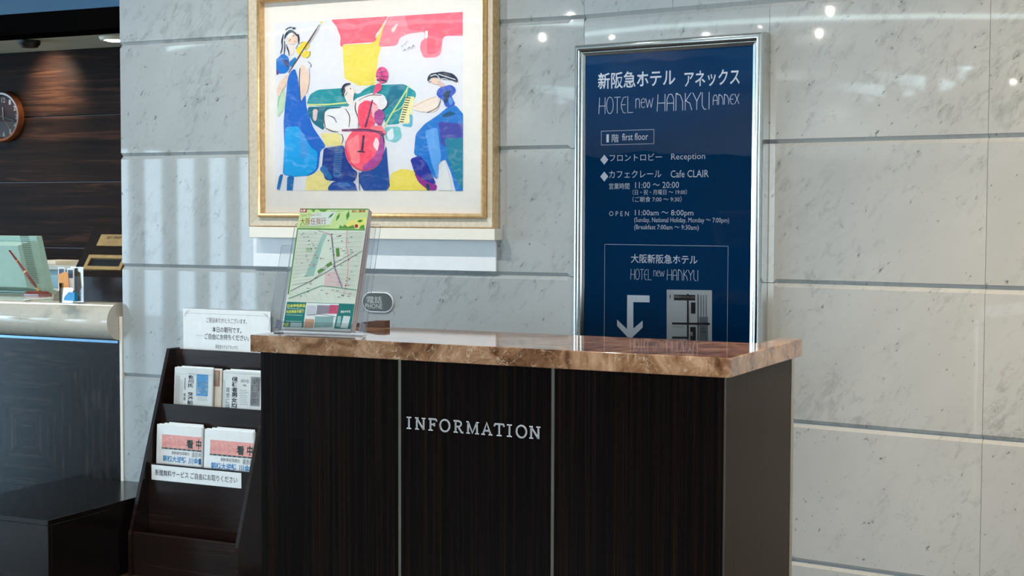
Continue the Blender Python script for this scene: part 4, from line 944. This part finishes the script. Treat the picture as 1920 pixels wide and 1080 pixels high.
# L-shaped marble top, chamfered front corner
out = [(-1.477, 0), (-.010, 0), (0, .010), (0, .655), (-.062, .655), (-.066, .452), (-1.477, .452)]
def chprism(m, out, z0, z1, c, mat):
    n = len(out); A = sum(out[i][0]*out[(i+1) % n][1]-out[(i+1) % n][0]*out[i][1] for i in range(n)); sg_ = 1 if A > 0 else -1
    def inset(i):
        p0, p, p1 = [np.array(out[j % n], float) for j in (i-1, i, i+1)]
        d0 = (p-p0)/np.linalg.norm(p-p0); d1 = (p1-p)/np.linalg.norm(p1-p); n0 = np.array([-d0[1], d0[0]])*sg_; n1 = np.array([-d1[1], d1[0]])*sg_
        b_ = (n0+n1); b_ /= (1+n0@n1); return tuple(p+b_*c)
    I = [inset(i) for i in range(n)]
    vs = [(*p, z0) for p in I]+[(*p, z0+c) for p in out]+[(*p, z1-c) for p in out]+[(*p, z1) for p in I]
    m.add(vs, [list(range(n))[::-1], [3*n+i for i in range(n)]]+[(k*n+i, k*n+(i+1) % n, (k+1)*n+(i+1) % n, (k+1)*n+i) for k in range(3) for i in range(n)], mat)
m = MB(); chprism(m, out, DT-TK, DT, .0016, emperador); m.build('marble_top', dk)
zt = DT-TK-.0005; PF = .019; E1, E2, E3, E4 = -1.455, -.976, -.499, -.021
PXS = .0045
for a, b in ((E1, E2-PXS), (E2+PXS, E3-PXS), (E3+PXS, E4)):
    MB().box(a, b, PF, PF+.02, .06, zt, ebony, .001).build('front_panel', dk)
for x in (E2, E3): MB().box(x-PXS+.0004, x+PXS-.0004, PF+.0015, PF+.02, .06, zt, steel_strip).build('metal_strip', dk)
MB().box(E4-.02, E4, PF+.0205, .622, .06, zt, ebony_side, .0008).build('side_panel', dk)
MB().box(E1, E1+.02, PF+.0205, .43, .06, zt, ebony, .001).build('side_panel', dk)
MB().box(E4-.02, E4+.001, .625, .652, .06, zt, steel_strip, .0008).build('rear_trim', dk)
MB().box(E1+.021, E4-.021, .41, .43, .06, zt, ebony, .001).build('back_panel', dk)
MB().box(E1+.02, E4-.02, PF+.04, .40, 0, .06, black).build('plinth', dk)
# INFORMATION, inlaid serif letters; their dark inner line is a painted reflection
SER = {'I': ([[(.3, 0), (.3, 1)], [(.0, .02), (.6, .02)], [(.0, .98), (.6, .98)]], .6), 'N': ([[(.15, 0), (.15, 1)], [(.12, .98), (.82, .02)], [(.82, 0), (.82, 1)], [(0, .02), (.34, .02)], [(0, .98), (.3, .98)], [(.64, .98), (1, .98)]], 1.),
 'F': ([[(.2, 0), (.2, 1)], [(0, .02), (.45, .02)], [(0, .98), (.8, .98), (.86, .8)], [(.2, .52), (.6, .52)], [(.6, .66), (.6, .38)]], .86), 'O': ([[(.5+.46*math.cos(t_), .5+.5*math.sin(t_)) for t_ in [2*PI*i/28 for i in range(29)]]], 1.),
 'R': ([[(.2, 0), (.2, 1)], [(0, .02), (.42, .02)], [(0, .98), (.5, .98), (.72, .9), (.78, .74), (.7, .58), (.5, .5), (.2, .5)], [(.48, .5), (.82, .02), (1, .02)]], 1.), 'M': ([[(.15, 0), (.17, .98)], [(.15, .98), (.6, .05), (1.05, .98)], [(1.04, .98), (1.08, 0)], [(0, .02), (.34, .02)], [(0, .98), (.2, .98)], [(.9, .02), (1.25, .02)], [(1.0, .98), (1.25, .98)]], 1.25),
 'A': ([[(.15, 0), (.5, 1.02), (.9, 0)], [(.28, .34), (.76, .34)], [(0, .02), (.34, .02)], [(.7, .02), (1.05, .02)]], 1.05), 'T': ([[(.48, 0), (.48, .98)], [(.25, .02), (.71, .02)], [(0, .78), (.08, .98), (.88, .98), (.96, .78)]], .96)}
xs_ = {0: (763, 771.2), 1: (779, 798), 2: (804, 819), 3: (825, 844), 4: (851, 869), 5: (875, 898), 6: (903, 923.5), 7: (927, 945.5), 8: (951, 960), 9: (968, 988), 10: (993, 1013.5)}
for i, ch in enumerate('INFORMATION'):
    x0, x1 = xs_[i]; yb_ = 803.2+(x0-763)*.0755; u0, z0 = DK.on_v(x0, yb_, PF); u1 = DK.on_v(x1, yb_, PF)[0]; H_ = .0325; z0 = DK.on_v(763, 803.2, PF)[1]
    m = MB(); k = (u1-u0)/SER[ch][1]
    for lay_, (wd, v0_, mt) in enumerate(((.0041, -.002, silver), (.0013, -.0026, dark_reflection))):
        for st_ in SER[ch][0]:
            serif = len(st_) == 2 and abs(st_[0][1]-st_[1][1]) < .01 and st_[0][1] in (.02, .98)
            w_ = wd*(.7 if serif else 1)
            if lay_ and serif: continue
            pts = [(u0+p*k, z0+q_*H_) for p, q_ in st_]
            n = len(pts); L, Rr = [], []
            for j, p in enumerate(pts):
                a_ = np.array(pts[max(j-1, 0)]); b_ = np.array(pts[min(j+1, n-1)])
                if ch == 'O' and j in (0, n-1): a_, b_ = np.array(pts[n-2]), np.array(pts[1])
                d = b_-a_; d = d/np.hypot(*d); nn = np.array([-d[1], d[0]])*w_/2; L.append(np.array(p)+nn); Rr.append(np.array(p)-nn)
            base = [(*p, PF+.0005) for p in L]+[(*p, PF+.0005) for p in Rr]+[(*p, PF+v0_) for p in L]+[(*p, PF+v0_) for p in Rr]
            vs = [(p[0], p[2], p[1]) for p in base]
            fs = [f for j in range(n-1) for f in ((2*n+j, 2*n+j+1, 3*n+j+1, 3*n+j), (j, j+1, 2*n+j+1, 2*n+j), (n+j, n+j+1, 3*n+j+1, 3*n+j))] + [(0, n, 3*n, 2*n), (n-1, 2*n-1, 4*n-1, 3*n-1)]
            m.add(vs, fs, mt)
    m.build('letter', dk)

# ================================================================== LEAFLET HOLDER
A_ = DK.on_z(528, 617, DT+.012); O_ = DK.o + DK.u*A_[0] + DK.v*A_[1]
BF = Frame((O_[0], O_[1], 0), .4668-.1)
BW = .233; z_b = DT+.012; _v, z_t = BF.on_u(563, 391, 0.); LN = _v/(z_t-z_b)
ca = math.atan(LN); BLn = math.hypot(_v, z_t-z_b)
def bp(off):       # (a: 0..BW across, b: up the leaning plane), off towards the viewer
    return lambda a, b: (a, b*math.sin(ca)-off*math.cos(ca), z_b+b*math.cos(ca)+off*math.sin(ca))
def plate(m, a0, a1, b0, b1, o0, o1, mat):
    vs = [bp(o)(a, b) for o in (o0, o1) for a, b in ((a0, b0), (a1, b0), (a1, b1), (a0, b1))]
    m.add(vs, [(0, 1, 2, 3), (4, 5, 6, 7), (0, 1, 5, 4), (1, 2, 6, 5), (2, 3, 7, 6), (3, 0, 4, 7)], mat)
hl = Thing(BF, 'leaflet_holder', (BW/2, .05, DT), 'clear acrylic leaflet holder on the left end of the desk', 'holder')
def inv(x, y, off):   # pixel -> (a,b) on the leaning plane
    o = np.array(BF.w(*bp(off)(0, 0))); e2 = BF.v*math.sin(ca)+np.array([0, 0, math.cos(ca)]); nn = np.cross(BF.u, e2)
    r = ray(x, y); t_ = ((o-EY)@nn)/(r@nn); d = EY+t_*r-o; return d@BF.u, d@e2
BKO = -.03
p0_, p1_ = inv(554, 419, BKO), inv(714, 420, BKO); p2_ = inv(706, 626, BKO)
# back plate with rounded upper corners
ar, br, rr = p1_[0], p1_[1], .008
def rounded(a0, a1, b0, b1, r, corners):
    pts = []
    for (cx, cy, st_, on) in ((a1-r, b0+r, -PI/2, corners[0]), (a1-r, b1-r, 0, corners[1]), (a0+r, b1-r, PI/2, corners[2]), (a0+r, b0+r, PI, corners[3])):
        if on: pts += [(cx+r*math.cos(st_+PI/2*i/5), cy+r*math.sin(st_+PI/2*i/5)) for i in range(6)]
        else: pts.append({-PI/2: (a1, b0), 0: (a1, b1), PI/2: (a0, b1), PI: (a0, b0)}[st_])
    return pts
def thick(m, pts, o0, o1, mat, edge=None):
    n = len(pts); vs = [bp(o0)(*p) for p in pts]+[bp(o1)(*p) for p in pts]
    m.add(vs, [list(range(n)), [n+i for i in range(n)]], mat); m.add(vs, [(i, (i+1) % n, n+(i+1) % n, n+i) for i in range(n)], edge or mat)
m = MB(); thick(m, rounded(p0_[0]-.002, ar, .004, br, rr, (0, 1, 1, 0)), BKO-.003, BKO, acrylic, acrylic_edge); m.build('back_plate', hl)
# front pocket walls either side of the leaflets
q_l = inv(530, 460, .006); q_r = inv(690, 420, .006); q_rb = inv(676, 584, .006)
def standing(fr_, u0, u1, v0, v1, z0, z1): pass
m = MB(); thick(m, rounded(q_l[0]-.004, -.004, -.008, q_l[1], .006, (0, 0, 1, 1)), .004, .0065, acrylic, acrylic_edge); m.build('left_wing', hl)
m = MB(); thick(m, rounded(BW+.010, BW+.034, .06, inv(700, 425, .0)[1], .007, (1, 1, 0, 1)), .000, .0025, acrylic, acrylic_edge); m.build('right_wing', hl)
m = MB(); thick(m, rounded(-.004, BW+.004, -.008, .022, .003, (1, 1, 1, 1)), .006, .009, acrylic, acrylic_edge); m.build('front_lip', hl)
MB().box(-.02, BW+.03, -.012, .045, DT+.0003, DT+.003, acrylic).build('foot', hl)
for a in (-.022, BW+.028):
    m = MB()
    vs = [bp(o)(a_, b) for a_ in (a, a+.002) for b in (.004, .03) for o in (.006, BKO)]
    m.add(vs, [(0, 1, 3, 2), (4, 5, 7, 6), (0, 1, 5, 4), (2, 3, 7, 6), (0, 2, 6, 4), (1, 3, 7, 5)], acrylic_edge)
    m.build('side_wall', hl)

# stack of city map leaflets: the front one carries the print, the others show as fanned edges
def leaf_root(k):
    return Thing(BF, 'city_map_leaflet', (BW/2, .02+k*.002, z_b), 'green and white city map leaflet, foremost in the clear holder' if k == 0 else 'city map leaflet stacked behind the foremost one', 'leaflet', None if k == 0 else 'leaflets stacked behind the foremost')
for k in range(1, 8):
    t = leaf_root(k); m = MB(); dx = .0011*k; off = -.0021*k; bow = .006*math.sin(k/8*PI)
    rows = 9; vs = []
    for j in range(rows):
        b = BLn*(1-.002*k)*j/(rows-1); o_ = off - bow*math.sin(PI*j/(rows-1))
        for a in (.002+dx, BW+dx*.5+.006*math.sin(PI*(1-j/(rows-1))*.9)*(k/8)):
            for oo in (o_, o_-.0016): vs.append(bp(oo)(a, b))
    m.add(vs, [f for j in range(rows-1) for f in ((4*j, 4*j+2, 4*j+6, 4*j+4), (4*j+1, 4*j+3, 4*j+7, 4*j+5), (4*j+2, 4*j+3, 4*j+7, 4*j+6), (4*j, 4*j+1, 4*j+5, 4*j+4))]+[(4*rows-4, 4*rows-3, 4*rows-1, 4*rows-2)], plain('leaf_edge_%d' % (k % 3), ((214, 206, 200), (176, 150, 146), (196, 178, 168))[k % 3], .5))
    m.build('sheet', t)
lf = leaf_root(0)
m = MB(); plate(m, 0, BW, 0, BLn, -.0018, 0, paper); m.build('sheet', lf)
m = MB(); lyr = [0]
# print coordinates: crop of the photograph, 3.6 px per px, corner (500,370)
def LP_(o=.0006):
    def mp(x, y):
        # bilinear over the sheet from its corners in crop coordinates
        TLc, TRc, BLc, BRc = (228, 75), (692, 90), (100, 893), (566, 920)
        t_ = (y-TLc[1])/(BLc[1]-TLc[1])
        for _ in range(3):
            xl = TLc[0]+(BLc[0]-TLc[0])*t_; xr = TRc[0]+(BRc[0]-TRc[0])*t_; s_ = (x-xl)/(xr-xl)
            yt_ = TLc[1]+(TRc[1]-TLc[1])*s_; yb_ = BLc[1]+(BRc[1]-BLc[1])*s_; t_ = (y-yt_)/(yb_-yt_)
        s_ = min(max(s_, 0), 1); t_ = min(max(t_, 0), 1)
        return bp(o)(BW*s_, BLn*(1-t_))
    return mp
def LP2(mat, *pts): lyr[0] += 1; m.poly(list(pts), LP_(.0002+lyr[0]*.000012), mat)
def LS(mat, w, *pts): lyr[0] += 1; m.stroke(list(pts), w, LP_(.0002+lyr[0]*.000012), mat)
def LE(mat, x, y, rx, ry): lyr[0] += 1; m.ell(x, y, rx, ry, LP_(.0002+lyr[0]*.000012), mat, 14)
def LT(s_, x0, y0, x1, y1, mat, bold=0.): lyr[0] += 1; m.text(s_, x0, y1, x1, y0, LP_(.0002+lyr[0]*.000012), mat, bold)
G1, G2, G3 = ink((92, 148, 62)), ink((206, 224, 150)), ink((214, 222, 190))
LP2(G2, (228, 75), (692, 90), (665, 240), (206, 215)); LP2(ink((222, 228, 216)), (310, 110), (480, 100), (430, 190), (280, 200)); LP2(ink((236, 226, 120)), (560, 170), (678, 150), (668, 222), (520, 215))
LP2(G1, (228, 75), (692, 90), (690, 98), (228, 83)); LP2(G1, (206, 210), (666, 232), (665, 240), (204, 220)); LP2(G1, (490, 222), (500, 195), (515, 210), (530, 195), (550, 212), (590, 200), (600, 226)); LP2(G1, (625, 226), (640, 205), (660, 200), (664, 232))
LP2(G1, (300, 82), (320, 105), (335, 82)); LP2(G1, (345, 82), (370, 100), (395, 104), (425, 85))
for (x0, y0, x1, y1, w) in ((460, 112, 418, 150, 16), (500, 112, 472, 172, 18), (560, 98, 545, 168, 24), (655, 170, 612, 178, 22)):
    mx, my = (x0+x1)/2, (y0+y1)/2; dx, dy = x1-x0, y1-y0; L = math.hypot(dx, dy); nx, ny = -dy/L*w/2, dx/L*w/2
    LP2(ink((70, 140, 56)), (x0, y0), (mx+nx, my+ny), (x1, y1), (mx-nx, my-ny))
LS(ink((110, 96, 80)), 2, (440, 105), (520, 100), (600, 84))
LP2(ink((176, 22, 34)), (222, 78), (274, 80), (272, 103), (222, 101)); LT('免費', 228, 82, 266, 99, paper, .02); LT('附優惠券', 580, 96, 672, 116, ink((190, 70, 40)), .02)
LT('Japan Travel GO', 232, 112, 370, 136, ink((170, 140, 100))); LT('大阪任我行', 228, 142, 405, 190, ink((150, 44, 30)), .0); LE(ink((170, 26, 30)), 609, 208, 11, 13)
for k in range(3): LS(ink((130, 150, 110)), 2, (222, 193+k*6), (430-k*30, 203+k*6))
# map
mpb = ink((222, 226, 206)); LP2(mpb, (210, 222), (664, 240), (594, 738), (140, 712)); LP2(G1, (206, 218), (214, 222), (150, 660), (140, 660))
LP2(ink((160, 198, 182)), (385, 250), (412, 262), (385, 320), (320, 540), (258, 545), (320, 400)); LP2(ink((226, 196, 190)), (395, 530), (480, 500), (520, 620), (390, 615)); LP2(ink((190, 208, 160)), (268, 345), (312, 350), (306, 380), (264, 376))
ln = ink((170, 174, 162)); dl = ink((96, 98, 100))
for k in range(14): LS(ln, 1.6, (222+k*12, 232+k*.6), (178+k*11, 560-k*6))
for k in range(14): LS(ln, 1.6, (216-k*3.6, 250+k*25), (392-k*6, 262+k*23))
for k in range(12): LS(ln, 1.5, (560+k*9, 246+k*.5), (470+k*11, 650+k*4))
for k in range(14): LS(ln, 1.5, (440-k*1.5, 262+k*29), (655-k*5, 252+k*33))
for k in range(9): LS(ink((190, 186, 190)), 1.5, (150+k*50, 640+k*2), (190+k*46, 706))
LS(dl, 4, (160, 640), (300, 575), (420, 510), (560, 430), (650, 380)); LS(ink((130, 120, 140)), 6, (440, 260), (452, 380), (465, 500), (510, 625)); LS(ink((224, 170, 172)), 7, (548, 236), (540, 330), (552, 420), (548, 560), (520, 680)); LS(ink((88, 150, 120)), 5, (150, 690), (370, 610), (520, 630), (616, 645)); LS(dl, 3, (352, 232), (445, 262), (465, 500)); LS(dl, 2.5, (170, 600), (300, 580), (420, 480), (588, 390)); LS(ink((220, 170, 170)), 6, (385, 240), (450, 275))
LP2(ink((88, 140, 56)), (345, 508), (440, 445), (444, 465), (352, 528)); LT('大阪站', 372, 474, 412, 498, paper, .02)
LP2(ink((88, 140, 56)), (470, 358), (492, 354), (497, 408), (474, 412))
for k in range(60):
    x_ = random.uniform(225, 620); y_ = random.uniform(245, 690)
    if x_ > 660-(y_-240)*.14: continue
    LP2(dl if k % 4 else ink((190, 60, 70)), (x_, y_), (x_+random.uniform(10, 26), y_+1), (x_+10, y_+4), (x_, y_+4))
for k in range(16):
    x_ = random.uniform(230, 580); y_ = random.uniform(245, 690); LE(black, x_, y_, 4, 4)
# advertisement band
tl = ink((20, 120, 112)); yl = ink((232, 226, 90))
LP2(tl, (140, 712), (594, 738), (566, 905), (112, 880)); LP2(paper, (270, 722), (490, 735), (455, 900), (250, 890))
LT('日本特色商品', 142, 728, 264, 752, yl, .03); LT('就在東急手創館', 134, 768, 256, 790, yl, .03); LT('95折', 118, 852, 152, 878, yl, .02); LT('東急手創館', 500, 780, 564, 796, paper, .02)
for k in range(3): LS(ink((190, 220, 214)), 3, (140-k*4, 757+k*42), (250-k*6, 764+k*42))
LP2(ink((190, 206, 204)), (165, 852), (242, 858), (238, 885), (160, 880))
for (x0, y0, x1, y1, c) in ((345, 740, 430, 800, (150, 140, 150)), (430, 740, 488, 800, (206, 80, 110)), (330, 815, 455, 890, (140, 176, 170)), (262, 830, 325, 892, (206, 160, 130)), (275, 740, 340, 810, (206, 206, 210))):
    LP2(paint(c), (x0, y0), (x1, y0+4), (x1-8, y1), (x0-8, y1))
LS(ink((70, 70, 80)), 3, (280, 805), (360, 800), (470, 822)); LP2(ink((214, 222, 220)), (520, 815), (566, 820), (545, 900), (498, 895)); LP2(ink((160, 190, 184)), (482, 815), (506, 818), (496, 890), (470, 885))
m.build('print', lf)

# small dark wooden wedge on the rear edge of the desk
wu, wv = DK.on_z(706, 614.5, DT); wu1 = DK.on_z(727, 614.5, DT)[0]; wz = DK.on_v(715, 601.5, wv)[1]; wl = DK.on_z(676, 610, DT)[0]
m = MB().prism([(wl, DT+.0005), (wu1, DT+.0005), (wu1, wz), (wu, wz), (wl, DT+.009)], 'v', wv, wv+.03, plain('brown_block', (92, 58, 40), .4, 0, .15))
single(DK, m, 'wooden_wedge', (wu, wv, DT), 'small dark wooden block at the rear of the desk', 'block')
